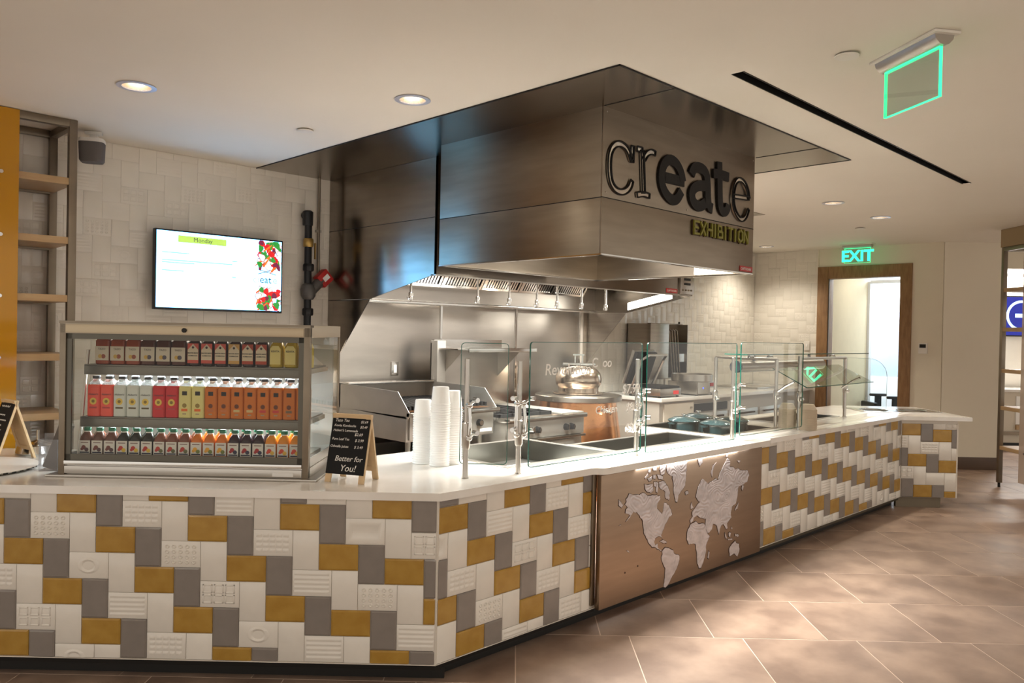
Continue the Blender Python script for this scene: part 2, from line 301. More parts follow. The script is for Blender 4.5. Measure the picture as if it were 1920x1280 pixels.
SIGN= [('outline',0.03,[[(3.618,2.591),(3.599,2.625),(3.567,2.655),(3.506,2.667),(3.459,2.647),(3.429,2.607),(3.419,2.55),(3.423,2.485),(3.441,2.433),(3.482,2.402),(3.539,2.396),(3.588,2.417),(3.615,2.444),(3.626,2.476)],[(3.624,2.581),(3.624,2.672)]]),('outline',0.028,[[(3.719,2.663),(3.73,2.541),(3.74,2.422)],[(3.667,2.665),(3.721,2.666)],[(3.738,2.615),(3.767,2.654),(3.809,2.673),(3.848,2.667)],[(3.677,2.402),(3.736,2.417),(3.799,2.412)]]),('solid',0.062,[[(3.947,2.545),(4.152,2.547)],[(4.138,2.545),(4.121,2.594),(4.072,2.645),(3.992,2.663),(3.933,2.625),(3.908,2.561),(3.915,2.496),(3.962,2.442),(4.03,2.416),(4.081,2.43),(4.125,2.487)]]),('solid',0.066,[[(4.233,2.605),(4.255,2.65),(4.321,2.665),(4.39,2.65),(4.419,2.602),(4.43,2.434),(4.484,2.424)],[(4.418,2.56),(4.297,2.547),(4.237,2.503),(4.244,2.452),(4.283,2.422),(4.341,2.418),(4.398,2.451)]]),('solid',0.06,[[(4.557,2.737),(4.574,2.469),(4.593,2.428),(4.633,2.415),(4.67,2.442),(4.678,2.477)],[(4.484,2.652),(4.581,2.659),(4.676,2.655)]]),('outline',0.026,[[(4.737,2.54),(4.951,2.552)],[(4.951,2.552),(4.931,2.611),(4.884,2.655),(4.816,2.667),(4.768,2.633),(4.744,2.574),(4.739,2.507),(4.768,2.444),(4.828,2.401),(4.873,2.396),(4.919,2.424),(4.948,2.478)]])]
# ------------------------------------------------------------------ ceiling, walls, floor
ZC = 2.85
LIGHTS = [(1.50, 4.33), (2.61, 3.43), (7.17, 3.09), (8.30, 3.09), (10.05, 5.24),
          (0.6, 1.2), (2.6, 0.55), (4.6, 0.35), (6.5, 0.9), (-0.9, 2.9), (8.6, 1.2)]
VISIBLE_L = 5
mb = MB(); slot = rect(3.375, 6.92, 1.895, 1.955)
mb.poly(rect(-2.6, 16, -2.2, 9), [circ(x, y, 0.075) for x, y in LIGHTS[:VISIBLE_L]]+[slot], XYZ, ZC, ZC+0.03)
struct('ceiling', None, mb, CEIL)
mb = MB()
for x0, x1, y0, y1 in ((3.36, 3.375, 1.88, 1.97), (6.92, 6.935, 1.88, 1.97), (3.36, 6.935, 1.88, 1.895), (3.36, 6.935, 1.955, 1.97)): mb.box(x0, x1, y0, y1, ZC+0.002, ZC+0.12)
mb.box(3.36, 6.935, 1.88, 1.97, ZC+0.12, ZC+0.13)
t = thing('ceiling_slot_diffuser', 'long narrow black air slot running across the ceiling right of the steel hood', 'air vent', (5.15, 1.925, ZC-0.004), world=True)
mb.build('slot_box', BLACKM, t)
mb = MB()
for x0, x1, y0, y1 in ((3.375, 6.92, 1.892, 1.898), (3.375, 6.92, 1.952, 1.958)): mb.box(x0, x1, y0, y1, ZC-0.003, ZC+0.01)
mb.build('slot_trim', DARKM, t)

# floor: base slab with every tile on it (24 inch tiles, quarter offset, laid square to the angled counter)
FLOOR = struct('floor', None, MB().box(-3.2, 17, -3.0, 10, -0.08, -0.0012), GROUTF)
PT = 0.605; tm = None; cand = []
for n in range(-4, 15):
    s0 = 3.588+n*PT; off = 0.03-0.1515*n
    off -= math.floor(off/PT)*PT
    for k in range(-10, 14):
        l0 = off+k*PT; cx, cy = DL(l0+PT/2, s0+PT/2); v = Vector((cx, cy, -1.6)); dep = v.dot(fw)
        if dep < 0.6: px_ = 1e9
        else: px_ = abs(v.dot(r_)/dep)
        hidden = cy > 3.4 and cx > 1 and cx < 8.6 and (cx+cy) > 5.4
        cand.append(((px_ > 0.8) + (2 if hidden else 0), dep, l0, s0))
cand.sort(key=lambda c: (c[0], abs(c[1]-5)))
tb = MB().box(0.0028, PT-0.0028, 0.0038, PT-0.0038, -0.0012, 0.0).mesh('floor_tile', FLOORT)
rest = MB()
for i, (h, dep, l0, s0) in enumerate(cand):
    if h < 2 and i < 290: obj('floor_tile', tb, FLOOR, (*DL(l0, s0), 0), (0, 0, -PI/4))
    else:
        ps = [(*DL(l0+a, s0+b), z) for z in (-0.0012, 0.0) for a, b in ((0.002, 0.002), (PT-0.002, 0.002), (PT-0.002, PT-0.002), (0.002, PT-0.002))]
        rest.add(ps, [(0, 3, 2, 1), (4, 5, 6, 7), (0, 1, 5, 4), (1, 2, 6, 5), (2, 3, 7, 6), (3, 0, 4, 7)])
o = rest.build('far_floor_tiles', FLOORT, FLOOR); o['kind'] = 'stuff'

# ------------------------------------------------------------------ relief tiles: one mesh for each kind, then shared
TA = 0.0593; G = 0.0022; W3 = 3*TA-G; W2 = 2*TA-G
def pillow(mb, w, h, d, e):
    r0 = [(0, 0, 0), (w, 0, 0), (w, 0, -h), (0, 0, -h)]
    r1 = [(0, -d*0.55, 0), (w, -d*0.55, 0), (w, -d*0.55, -h), (0, -d*0.55, -h)]
    r2 = [(e, -d, -e), (w-e, -d, -e), (w-e, -d, -h+e), (e, -d, -h+e)]
    mb.loops([r0, r1, r2], False, True)
def bumpq(mb, x, z, w, h, y, d, e):
    mb.loops([[(x, y, z), (x+w, y, z), (x+w, y, z-h), (x, y, z-h)], [(x+e, y-d, z-e), (x+w-e, y-d, z-e), (x+w-e, y-d, z-h+e), (x+e, y-d, z-h+e)]], False, True)
def ringb(mb, cx, cz, rx, rz, w, y, d, n=8):
    R = []
    for f, dd in ((1.0, 0), (1-w*0.5, d), (1-w, 0)):
        R.append([(cx+rx*f*math.cos(2*PI*i/n), y-dd, cz+rz*f*math.sin(2*PI*i/n)) for i in range(n)])
    mb.loops(R, False, False)
def tile_meshes(tag_, m, d=0.008, rel=1.0):
    out = {}
    def mk(kind, w, h):
        b = MB(); e = 0.006
        if kind == 'inset':
            rr = lambda k, y: [(k, y, -k), (w-k, y, -k), (w-k, y, -h+k), (k, y, -h+k)]
            b.loops([rr(0, 0), rr(0, -d*0.55), rr(e, -d), rr(0.024, -d), rr(0.033, -d*0.35)], False, True)
        else: pillow(b, w, h, d, e)
        q = 0.0035*rel; mg = 0.012; iw = w-2*mg; ih = h-2*mg; y = -d+0.0002
        if kind == 'stripe':
            for i in range(5): bumpq(b, mg*0.7, -mg*0.6-i*(h-1.2*mg)/5, w-1.4*mg, (h-1.2*mg)/5-0.004, y, q, 0.006)
        if kind == 'waffle':
            for i in range(5):
                for j in range(4): bumpq(b, mg+i*iw/5, -mg-j*ih/4, iw/5-0.003, ih/4-0.003, y, q, 0.007)
        if kind == 'rings':
            for i in range(5):
                for j in range(4): ringb(b, mg+(i+.5)*iw/5, -mg-(j+.5)*ih/4, 0.011, 0.010, 0.62, y, q*1.2)
        if kind == 'squares':
            for i in range(3):
                for j in range(2):
                    x = mg+i*iw/3; z = -mg-j*ih/2; ww = iw/3-0.006; hh = ih/2-0.006
                    for a in ((x, z, ww, 0.008), (x, z-hh+0.008, ww, 0.008), (x, z, 0.008, hh), (x+ww-0.008, z, 0.008, hh)): bumpq(b, *a, y, q, 0.003)
        if kind == 'oval': ringb(b, w/2, -h/2, w*0.29, h*0.32, 0.5, y, q*1.5, 20)
        return b.mesh(tag_+'_'+kind, m, smooth=50)
    for k in ('plain', 'stripe', 'waffle', 'rings', 'squares', 'oval', 'inset'): out['H'+k] = mk(k, W3, W2)
    out['Vplain'] = mk('plain', W2, W3); return out
TM_W = tile_meshes('white_tile', TWHITE); TM_WALL = tile_meshes('wall_tile', WALLT, 0.0035, 0.5)
def flat_tile(w, h, m, nm):
    b = MB(); pillow(b, w, h, 0.009, 0.007); return b.mesh(nm, m, smooth=20)
TM_GOLD = flat_tile(W3, W2, TGOLD, 'mustard_tile'); TM_GREY = flat_tile(W2, W3, TGREY, 'grey_tile')
def clip_mesh(me, w, h, x0, x1, z0, z1):
    c = me.copy(); bm = bmesh.new(); bm.from_mesh(c)
    for co, no, need in (((x0, 0, 0), (-1, 0, 0), x0 > 0.0005), ((x1, 0, 0), (1, 0, 0), x1 < w-0.0005), ((0, 0, z1), (0, 0, 1), z1 < -0.0005), ((0, 0, z0), (0, 0, -1), z0 > -h+0.0005)):
        if need:
            bmesh.ops.bisect_plane(bm, geom=bm.verts[:]+bm.edges[:]+bm.faces[:], plane_co=co, plane_no=no, clear_outer=True)
    bm.to_mesh(c); bm.free(); return c
def tile_field(parent, p0, ang, u0, u1, z0, z1, ou, oz, colour, seed, limit=300, meshes=TM_W, skip=None, fixed={}):
    """staircase pattern of 3:2 tiles; u runs along the face from p0 in direction ang, (ou,oz) is the top left of one level tile"""
    rnd = random.Random(seed); ca, sa = math.cos(ang), math.sin(ang); org = ORG.get(parent.name, (0, 0, 0)); todo = []
    kinds = ['stripe', 'waffle', 'rings', 'squares', 'plain', 'oval', 'stripe', 'inset', 'waffle', 'squares']
    rng = int((u1-u0+z1-z0)/TA/2)+40
    for i in range(-rng, rng):
        for j in range(-rng, rng):
            for hv, du, w, h in ((0, 0, W3, W2), (1, 3*TA, W2, W3)):
                tu = ou+(3*i+2*j)*TA+du; tz = oz+(-3*i+2*j)*TA
                if tu+w < u0+0.003 or tu > u1-0.003 or tz < z0+0.003 or tz-h > z1-0.003: continue
                if skip and skip(tu+w/2, tz-h/2): continue
                col = colour(i, j)
                if col: me = TM_GREY if hv else TM_GOLD; nm = 'grey_tile' if hv else 'mustard_tile'
                else: me = meshes['Vplain'] if hv else meshes['H'+fixed.get((i, j), rnd.choice(kinds))]; nm = 'white_tile'
                part = tu < u0-0.0005 or tu+w > u1+0.0005 or tz > z1+0.0005 or tz-h < z0-0.0005
                if part: me = clip_mesh(me, w, h, max(0, u0-tu), min(w, u1-tu), max(-h, z0-tz), min(0, z1-tz))
                x = p0[0]+ca*tu; y = p0[1]+sa*tu
                todo.append((x*x+y*y, nm, me, (x-org[0], y-org[1], tz-org[2])))
    todo.sort(key=lambda q: q[0]); rest = MB(); m = None
    for k, (d, nm, me, loc) in enumerate(todo):
        if k < limit: obj(nm, me, parent, loc, (0, 0, ang))
        else:
            m = me.materials[0]
            rest.add([(loc[0]+ca*v.co.x-sa*v.co.y, loc[1]+sa*v.co.x+ca*v.co.y, loc[2]+v.co.z) for v in me.vertices], [tuple(p.vertices) for p in me.polygons])
    if rest.v:
        o = obj('far_tiles', rest.mesh('far_tiles', m), parent); o['kind'] = 'stuff'
white = lambda i, j: False

# back wall, left of the hood and right of it (tiled), the plain stretch behind the hood is sheet steel
wl = struct('wall_back_left', None, MB().box(-3.0, 3.60, 5.808, 5.95, 0, ZC), GROUTW)
tile_field(wl, (0, 5.808), 0, 0.55, 3.575, 0.86, ZC-0.004, 0.02, 2.80, white, 3, 300, TM_WALL)
wr = struct('wall_back_right', None, MB().box(3.60, 10.95, 5.808, 5.95, 0, ZC), GROUTW)
tile_field(wr, (0, 5.808), 0, 6.90, 10.80, 0.93, ZC-0.004, 6.93, 2.80, white, 4, 300, TM_WALL, skip=lambda u, z: u < 7.0 and z > 1.95)
we = struct('wall_end', None, MB().box(10.808, 10.95, 4.84, 5.808, 0, ZC), GROUTW)
tile_field(we, (10.808, 5.80), -PI/2, 0.0, 0.955, 0.86, ZC-0.004, 0.03, 2.80, white, 5, 300, TM_WALL)
b = MB().box(10.80, 10.95, 3.24, 3.60, 0, ZC).box(10.80, 10.95, 3.60, 4.84, 2.60, ZC).box(10.788, 10.81, 4.836, 4.846, 0.9, ZC-0.01)
struct('wall_door_side', None, b, WALLP)
# angled wall on the right with its baseboard
def dbox(mb, l0, l1, s0, s1, z0, z1):
    mb.add([(*DL(l, s), z) for z in (z0, z1) for l, s in ((l0, s0), (l1, s0), (l1, s1), (l0, s1))],
           [(0, 3, 2, 1), (4, 5, 6, 7), (0, 1, 5, 4), (1, 2, 6, 5), (2, 3, 7, 6), (3, 0, 4, 7)]); return mb
struct('wall_angled', None, dbox(MB(), 5.36, 6.105, 9.93, 10.06, 0, ZC), WALLP)
struct('baseboard_angled', None, dbox(MB(), 5.36, 6.11, 9.915, 9.93, 0, 0.155), BASEB, bev=0.004)
struct('wall_far_right', None, dbox(MB(), 7.3, 9.6, 12.55, 12.65, 0, ZC), mat('far_wall_white', (238, 232, 220), 0.5, var=0.03))
struct('wall_far_header', None, dbox(MB(), 6.60, 9.0, 10.85, 10.95, 2.62, ZC), WALLP)

# door opening: oak casing, passage wall, bright glazed door beyond
dr = struct('door_1'); 
for nm, a in (('casing', (3.60, 3.745, 0, 2.60)), ('casing', (4.69, 4.84, 0, 2.60)), ('casing_head', (3.745, 4.69, 2.435, 2.60))):
    MB().box(10.775, 10.955, a[0], a[1], a[2], a[3]).build(nm, DOORW, dr, bev=0.004)
MB().box(10.79, 10.80, 4.675, 4.69, 0, 2.435).build('jamb_strip', mat('jamb_grey', (120, 112, 104), 0.4, 0.5), dr)
CREAM = mat('passage_cream', (228, 214, 182), 0.8, var=0.03); COLDW = mat('office_white', (232, 236, 238), 0.7)
struct('wall_passage_left', None, MB().box(10.95, 12.30, 4.70, 4.80, 0, 2.75), CREAM)
struct('wall_passage_right', None, MB().box(10.95, 13.5, 3.30, 3.40, 0, 2.75), COLDW)
struct('wall_office_back', None, MB().box(13.4, 13.5, 3.4, 7.0, 0, 2.75), COLDW)
struct('wall_office_left', None, MB().box(12.30, 13.4, 6.9, 7.0, 0, 2.75), COLDW)
struct('wall_office_front', None, MB().box(12.20, 12.30, 4.80, 6.9, 0, 2.75), COLDW)
struct('ceiling_passage', None, MB().box(10.95, 13.5, 3.30, 7.0, 2.75, 2.80), COLDW)
light('AREA', (12.75, 4.8, 2.70), 42, COOL, size=0.7, sy=1.2, name='office_light')
light('AREA', (11.5, 4.1, 2.70), 3.5, WARM, size=0.4, name='passage_light')
d2 = struct('door_2')
MB().box(12.20, 12.30, 4.665, 4.70, 0, 2.48).build('frame', mat('white_enamel', (226, 228, 230), 0.4), d2)
MB().box(12.20, 12.30, 3.41, 4.665, 2.45, 2.50).build('frame_head', MATS['white_enamel'], d2)
def office_door():
    t = thing('glazed_office_door', 'white office door with a large glass pane seen through the oak doorway', 'door', (13.1, 5.0, 0), world=True)
    mb = MB()
    for y0, y1, z0, z1 in ((4.32, 4.42, 0, 2.2), (5.40, 5.52, 0, 2.2), (4.42, 5.40, 0, 1.02), (4.42, 5.40, 2.05, 2.2)): mb.box(13.1, 13.145, y0, y1, z0, z1)
    mb.build('door_leaf', mat('door_white', (236, 240, 244), 0.45), t, bev=0.003)
    MB().box(13.118, 13.126, 4.42, 5.40, 1.02, 2.05).build('door_glass', glass('frosted_door_glass', (0.9, 0.95, 1.0), 1.5, 0.05, 0.35, (225, 235, 245)), t)
    MB().cyl((13.09, 4.37, 1.0), (13.05, 4.37, 1.0), 0.012).cyl((13.05, 4.37, 1.0), (13.05, 4.49, 1.0), 0.010).build('door_handle', STEELR, t)
office_door()
# ------------------------------------------------------------------ downlights and ceiling discs
def downlight(i, x, y, label, e):
    t = thing('recessed_downlight', label, 'downlight', (x, y, ZC), group='round recessed ceiling downlights', world=True)
    R = []
    for r, z in ((0.074, ZC), (0.095, ZC-0.001), (0.098, ZC-0.006), (0.072, ZC-0.007), (0.070, ZC)): R.append([(x+r*math.cos(2*PI*k/28), y+r*math.sin(2*PI*k/28), z) for k in range(28)])
    MB().loops(R, False, False).build('trim_ring', mat('downlight_trim', (196, 196, 206), 0.35, 0.4), t)
    MB().lathe([(0.071, ZC-0.004), (0.066, ZC+0.05), (0.052, ZC+0.11)], 24, x, y, False, True).build('reflector', REFL, t)
    MB().lathe([(0.036, ZC+0.030), (0.044, ZC+0.040), (0.044, ZC+0.070)], 16, x, y).build('lamp', LAMPE, t)
    light('SPOT', (0, 0, -0.012), e, WARM, size=0.05, cone=128, blend=0.8, parent=t)
LBL = ['round recessed downlight in the ceiling above the left display fridge', 'round recessed downlight in the ceiling just left of the steel hood',
       'round recessed downlight beyond the right edge of the hood, nearer of the pair', 'round recessed downlight in the ceiling nearest the linear slot end',
       'round recessed downlight glowing over the far tiled corner']
EN = [16, 16, 55, 60, 46]
for i, (x, y) in enumerate(LIGHTS):
    if i < VISIBLE_L: downlight(i, x, y, LBL[i], EN[i])
    else: light('SPOT', (x, y, ZC-0.02), 17, WARM, size=0.06, cone=128, blend=0.8, name='added_dining_spot')   # unseen spots added for light over the dining side, no fixtures built
for (x, y), lb in (((2.556, 4.458), 'flat white sprinkler cover disc between the downlights on the left ceiling'), ((3.473, 1.452), 'flat white sprinkler cover disc beside the blank green exit sign'), ((8.958, 3.55), 'small flat ceiling disc above the far lit exit sign')):
    t = thing('sprinkler_cover', lb, 'sprinkler cover', (x, y, ZC-0.012), group='sprinkler covers on the ceiling', world=True)
    MB().lathe([(0.050, ZC-0.012), (0.052, ZC-0.009), (0.052, ZC-0.007)], 24, x, y).build('cover_plate', WHITEP, t)
    MB().lathe([(0.034, ZC-0.007), (0.034, ZC)], 16, x, y).build('neck', mat('cover_neck', (110, 100, 90), 0.7), t)
# ------------------------------------------------------------------ exit signs
def exit_sign(nm, label, cx, cy, ang, wid, hgt, letters, thick=0.008):
    t = thing(nm, label, 'exit sign', (cx, cy, ZC-0.001), ang)
    MB().box(-wid/2-0.04, wid/2+0.04, -0.06, 0.06, -0.012, 0).build('mounting_plate', WHITEP, t, bev=0.003)
    mb = MB(); pr = [(-0.045, -0.012), (-0.040, -0.03), (-0.022, -0.048), (0, -0.054), (0.022, -0.048), (0.040, -0.03), (0.045, -0.012)]
    mb.loops([[(x, y, z) for y, z in pr] for x in (-wid/2-0.02, wid/2+0.02)]); mb.build('housing', mat('sign_housing', (176, 168, 158), 0.4, 0.6), t)
    z0 = -0.054-hgt; MB().box(-wid/2, wid/2, -thick/2, thick/2, z0, -0.05).build('acrylic_panel', GLASSX, t)
    e = 0.0022
    mb = MB().box(-wid/2-e, -wid/2, -thick/2, thick/2, z0, -0.05).box(wid/2, wid/2+e, -thick/2, thick/2, z0, -0.05).box(-wid/2-e, wid/2+e, -thick/2, thick/2, z0-e, z0).box(-wid/2, wid/2, -thick/2-0.001, thick/2+0.001, -0.058, -0.052)
    mb.build('lit_edge', GREENEDGE, t)
    if letters:
        text('EXIT', hgt*1.06, GREENE, t, (0, -thick/2-0.002, z0+hgt*0.12), 0, align='CENTER', name='exit_lettering', bold=0.006)
exit_sign('exit_sign', 'green lit EXIT sign hanging above the oak doorway', 10.45, 4.17, -PI/2, 0.33, 0.19, True)
exit_sign('exit_sign', 'clear edge-lit sign panel with glowing green edges hanging at upper right', 3.575, 1.215, math.atan2(-0.37, -0.25), 0.34, 0.20, False, 0.014)
# ------------------------------------------------------------------ counter bases clad in relief tiles
YT = 2.744; ST = 3.545; ZB = 0.10; ZU = 0.842
def corner_trim(t, pts, z0, z1):
    MB().add([(x, y, z) for z in (z0, z1) for x, y in pts], [(0, 1, 2, 3), (7, 6, 5, 4), (0, 4, 5, 1), (1, 5, 6, 2), (2, 6, 7, 3), (3, 7, 4, 0)]).build('corner_trim', GROUTW, t)
# left base, square to the camera
t = thing('counter_base', 'angled left counter base clad in white, mustard and grey relief tiles below the display fridge', 'counter', (*DL(-1.9, 3.6), 0), world=True)
dbox(MB(), -3.4, -0.336, ST, ST+0.06, ZB, ZU).build('panel', GROUTW, t)
dbox(MB(), -3.4, -0.30, ST+0.085, ST+0.115, 0, ZB).build('toe_kick', TOE, t)
dbox(MB(), -3.4, -0.31, ST+0.02, ST+0.10, ZB-0.035, ZB-0.002).build('toe_rail', DARKM, t)
tile_field(t, DL(0, ST), -PI/4, -2.75, -0.339, ZB+0.002, ZU-0.002, -1.537-0.336, 0.693, lambda i, j: (j % 2 == 0) == (i <= 3), 11, fixed={(-1, -1): 'rings', (0, -1): 'oval', (0, -3): 'squares', (-1, -3): 'waffle', (1, -1): 'stripe', (0, 1): 'waffle', (1, 1): 'rings', (2, 1): 'squares', (2, -1): 'waffle', (1, -3): 'oval', (1, 3): 'stripe', (2, 3): 'waffle', (3, 3): 'stripe', (3, 1): 'oval', (4, 2): 'stripe', (3, 5): 'inset', (4, 6): 'squares', (4, 4): 'rings', (5, 4): 'stripe'})
corner_trim(t, [DL(-0.345, ST-0.004), DL(-0.331, ST-0.010), DL(-0.327, ST), DL(-0.345, ST)], ZB, ZU)
dbox(MB(), -3.4, -0.33, ST-0.009, ST+0.01, ZB-0.004, ZB).build('bottom_trim', GROUTW, t)
# short run between the corner and the map panel
t = thing('counter_base', 'short counter base run of relief tiles between the front corner and the world map panel', 'counter', (2.85, YT+0.1, 0), world=True)
MB().box(2.275, 3.40, YT, YT+0.06, ZB, ZU).build('panel', GROUTW, t)
MB().box(2.33, 3.42, YT+0.085, YT+0.115, 0, ZB).build('toe_kick', TOE, t)
MB().box(2.29, 3.42, YT+0.02, YT+0.10, ZB-0.035, ZB-0.002).build('toe_rail', DARKM, t)
MB().box(2.272, 3.40, YT-0.009, YT+0.01, ZB-0.004, ZB).build('bottom_trim', GROUTW, t)
tile_field(t, (2.269, YT), 0, 0.004, 1.075, ZB+0.002, ZU-0.002, 0.003, 0.804, lambda i, j: j % 2 == 0, 12, fixed={(1, 1): 'stripe', (1, -1): 'waffle', (2, -1): 'rings', (2, 1): 'squares', (3, 1): 'waffle', (2, 3): 'waffle', (3, 3): 'waffle', (3, -1): 'stripe', (4, 1): 'waffle'})
MB().box(3.345, 3.375, YT-0.02, YT+0.02, ZB+0.02, ZU-0.004).build('steel_edge_channel', SHELFST, t, bev=0.002)
# long run beyond the panel
t = thing('counter_base', 'long receding counter base with stepped rows of mustard and grey tiles right of the map', 'counter', (6.5, YT+0.1, 0), world=True)
MB().box(5.10, 8.00, YT, YT+0.06, ZB, ZU).build('panel', GROUTW, t)
MB().box(5.10, 8.05, YT+0.085, YT+0.115, 0, ZB).build('toe_kick', TOE, t)
MB().box(5.10, 8.02, YT+0.012, YT+0.10, ZB-0.035, ZB-0.002).build('toe_rail', mat('rail_olive', (78, 70, 54), 0.45, 0.4), t)
MB().box(5.10, 8.00, YT-0.009, YT+0.01, ZB-0.004, ZB).build('bottom_trim', GROUTW, t)
tile_field(t, (2.269, YT), 0, 2.905, 5.735, ZB+0.002, ZU-0.002, 3.215, 0.752, lambda i, j: (i+j) % 2 == 0, 13)
# end block
t = thing('counter_base', 'small counter end block facing the viewer, tiled, at the far right end', 'counter', (*DL(4.0, 7.7), 0), world=True)
dbox(MB(), 3.70, 4.262, 7.592, 7.65, ZB, ZU).build('panel', GROUTW, t); dbox(MB(), 4.22, 4.262, 7.65, 8.60, ZB, ZU).build('side_panel', GROUTW, t)
dbox(MB(), 3.70, 4.13, 7.62, 7.66, 0, ZB).build('toe_kick', mat('toe_grey', (118, 106, 86), 0.5), t)
tile_field(t, DL(0, 7.592), -PI/4, 3.728, 4.252, ZB+0.002, ZU-0.035, 3.731, 0.812, lambda i, j: (i+j) % 2 == 0, 14)
dbox(MB(), 4.252, 4.265, 7.582, 7.60, ZB, ZU-0.03).build('corner_trim', GROUTW, t)
# brown steel panel with the world map
t = thing('map_panel', 'bronze toned steel counter panel with an etched silver world map', 'panel', (4.27, 2.70, 0.1), world=True)
MB().box(3.372, 5.165, 2.69, 2.72, 0.098, 0.834).build('panel_sheet', BRONZEP, t, bev=0.002)
MB().box(3.38, 5.17, 2.83, 2.86, 0, 0.098).build('toe_kick', TOE, t)
def rough_outline(p, amp, rnd):
    out = []
    for i in range(len(p)):
        a = Vector((*p[i], 0)); b = Vector((*p[(i+1) % len(p)], 0)); L = (b-a).length; n = max(1, int(L/0.014))
        nn = Vector((-(b-a).y, (b-a).x, 0)); nn = nn/L if L > 1e-6 else nn
        for k in range(n):
            q = a.lerp(b, k/n)
            if k: q = q+nn*rnd.uniform(-amp, amp)
            out.append((q.x, q.y))
    return out
rn = random.Random(5)
NAMES = {0: 'north_america', 12: 'greenland', 13: 'south_america', 19: 'eurasia', 20: 'africa', 22: 'australia'}
for k, p in enumerate(LAND):
    q = rough_outline(p, 0.004, rn)
    q = [(x, min(z, 0.832)) for x, z in q]
    ed = MB().poly(q, [], XZ(2.690), -0.0005, 0.003)
    o = ed.build(NAMES.get(k, 'island'), LANDM, t)
    cx = sum(x for x, z in q)/len(q); cz = sum(z for x, z in q)/len(q)
    MB().poly([(cx+(x-cx)*(1+0.006/max(0.02, abs(x-cx)+abs(z-cz))), min(0.833, cz+(z-cz)*(1+0.006/max(0.02, abs(x-cx)+abs(z-cz))))) for x, z in q], [], XZ(2.690), -0.0005, 0.0012).build('etched_outline', EDGEM, o)
for x, z in ((3.60, 0.26), (3.72, 0.275), (4.0, 0.36)): MB().poly(circ(x, z, 0.006, 8), [], XZ(2.690), -0.0005, 0.0012).build('island', EDGEM, t)
# LED strip under the worktop lip in front of the map
t = thing('led_strip', 'slim light strip under the worktop lip washing the top of the map panel', 'light strip', (4.27, 2.684, 0.838), world=True)
MB().box(3.75, 5.0, 2.6815, 2.6885, 0.8386, 0.8398).build("glow_strip", LEDW, t)
light('AREA', (0.0, -0.002, 0.0), 1.6, NEUT, size=1.15, sy=0.008, rot=(0.45, 0, 0), parent=t)

# ------------------------------------------------------------------ worktop
SF = 3.525; YF = 2.72; kf = SF*R2
Aw = (2.99, 3.84, 3.03, 3.75); Bw = (3.93, 5.00, 3.02, 3.36); Cw = (5.20, 5.98, 3.03, 3.75); Dw = (6.40, 7.40, 3.12, 3.46)
outer = [DL(-3.4, SF), (kf-YF, YF), (3.33, YF), (3.345, 2.714), (3.36, 2.70), (3.375, 2.680), (3.40, 2.672), (5.24, 2.672), (5.29, 2.690), (5.335, YF), (7.985, YF), DL(4.39, 7.57), DL(4.39, 8.68),
         (8.68*R2-3.66, 3.66), (6.2, 3.66), (6.2, 3.79), (5.035, 3.79), (5.035, 3.41), (3.90, 3.41), (3.90, 3.79), (2.66, 3.79), DL(-2.94, 4.56)]
holes = [rect(*h) for h in (Aw, Bw, Cw, Dw)]
SOUP = [DL(3.72, 8.18), DL(4.12, 8.18)]
holes += [circ(x, y, 0.13, 24) for x, y in SOUP]
mb = MB().poly(outer, holes, XYZ, 0.840, 0.876)
o = mb.build('countertop', QUARTZ, None, bev=0.0025); tag(o, 'long white quartz worktop running over all the tiled counter bases', 'countertop')
def well(label, a, depth, floor_m=PANST, board=None):
    x0, x1, y0, y1 = a; t = thing('food_well', label, 'food well', ((x0+x1)/2, (y0+y1)/2, 0.876-depth), group='steel wells sunk into the worktop', world=True)
    e = 0.03
    MB().poly(rect(x0-e, x1+e, y0-e, y1+e), [rect(x0+0.004, x1-0.004, y0+0.004, y1-0.004)], XYZ, 0.8765, 0.8815).build('rim', STEELR, t, bev=0.0015)
    x0 += 0.004; x1 -= 0.004; y0 += 0.004; y1 -= 0.004; z0 = 0.88-depth; q = 0.003
    mb = MB().box(x0, x0+q, y0, y1, z0, 0.879).box(x1-q, x1, y0, y1, z0, 0.879).box(x0, x1, y0, y0+q, z0, 0.879).box(x0, x1, y1-q, y1, z0, 0.879)
    mb.build('pan_wall', PANST, t); MB().box(x0, x1, y0, y1, z0-q, z0).build('pan_floor', floor_m, t); return t
tA = well('empty steel well nearest the stacks of plastic cups, at the corner glass', Aw, 0.13)
MB().box(3.06, 3.70, 3.10, 3.55, 0.7505, 0.762).build('inset_board', mat('board_white', (226, 226, 222), 0.4), tA, bev=0.003)
well('empty long steel well in front of the copper oven', Bw, 0.12)
well('steel well holding the dark lidded pots', Cw, 0.10)
well('shallow steel well at the far end under the slanted glass', Dw, 0.06)
t = thing('soup_well_plate', 'stainless plate with two round soup openings set in the far end of the worktop', 'soup well', (*DL(3.92, 8.18), 0.876), world=True)
def dl_out(l0, l1, s0, s1, k=0.03):
    return [DL(l, s) for l, s in ((l0+k, s0), (l1-k, s0), (l1, s0+k), (l1, s1-k), (l1-k, s1), (l0+k, s1), (l0, s1-k), (l0, s0+k))]
MB().poly(dl_out(3.50, 4.34, 7.98, 8.38), [circ(x, y, 0.125, 24) for x, y in SOUP], XYZ, 0.8765, 0.881).build('plate', STEELP, t, bev=0.0015)
for x, y in SOUP:
    MB().lathe([(0.12, 0.74), (0.125, 0.879), (0.135, 0.885), (0.14, 0.882)], 28, x, y, True, False).build('round_well', STEELR, t)
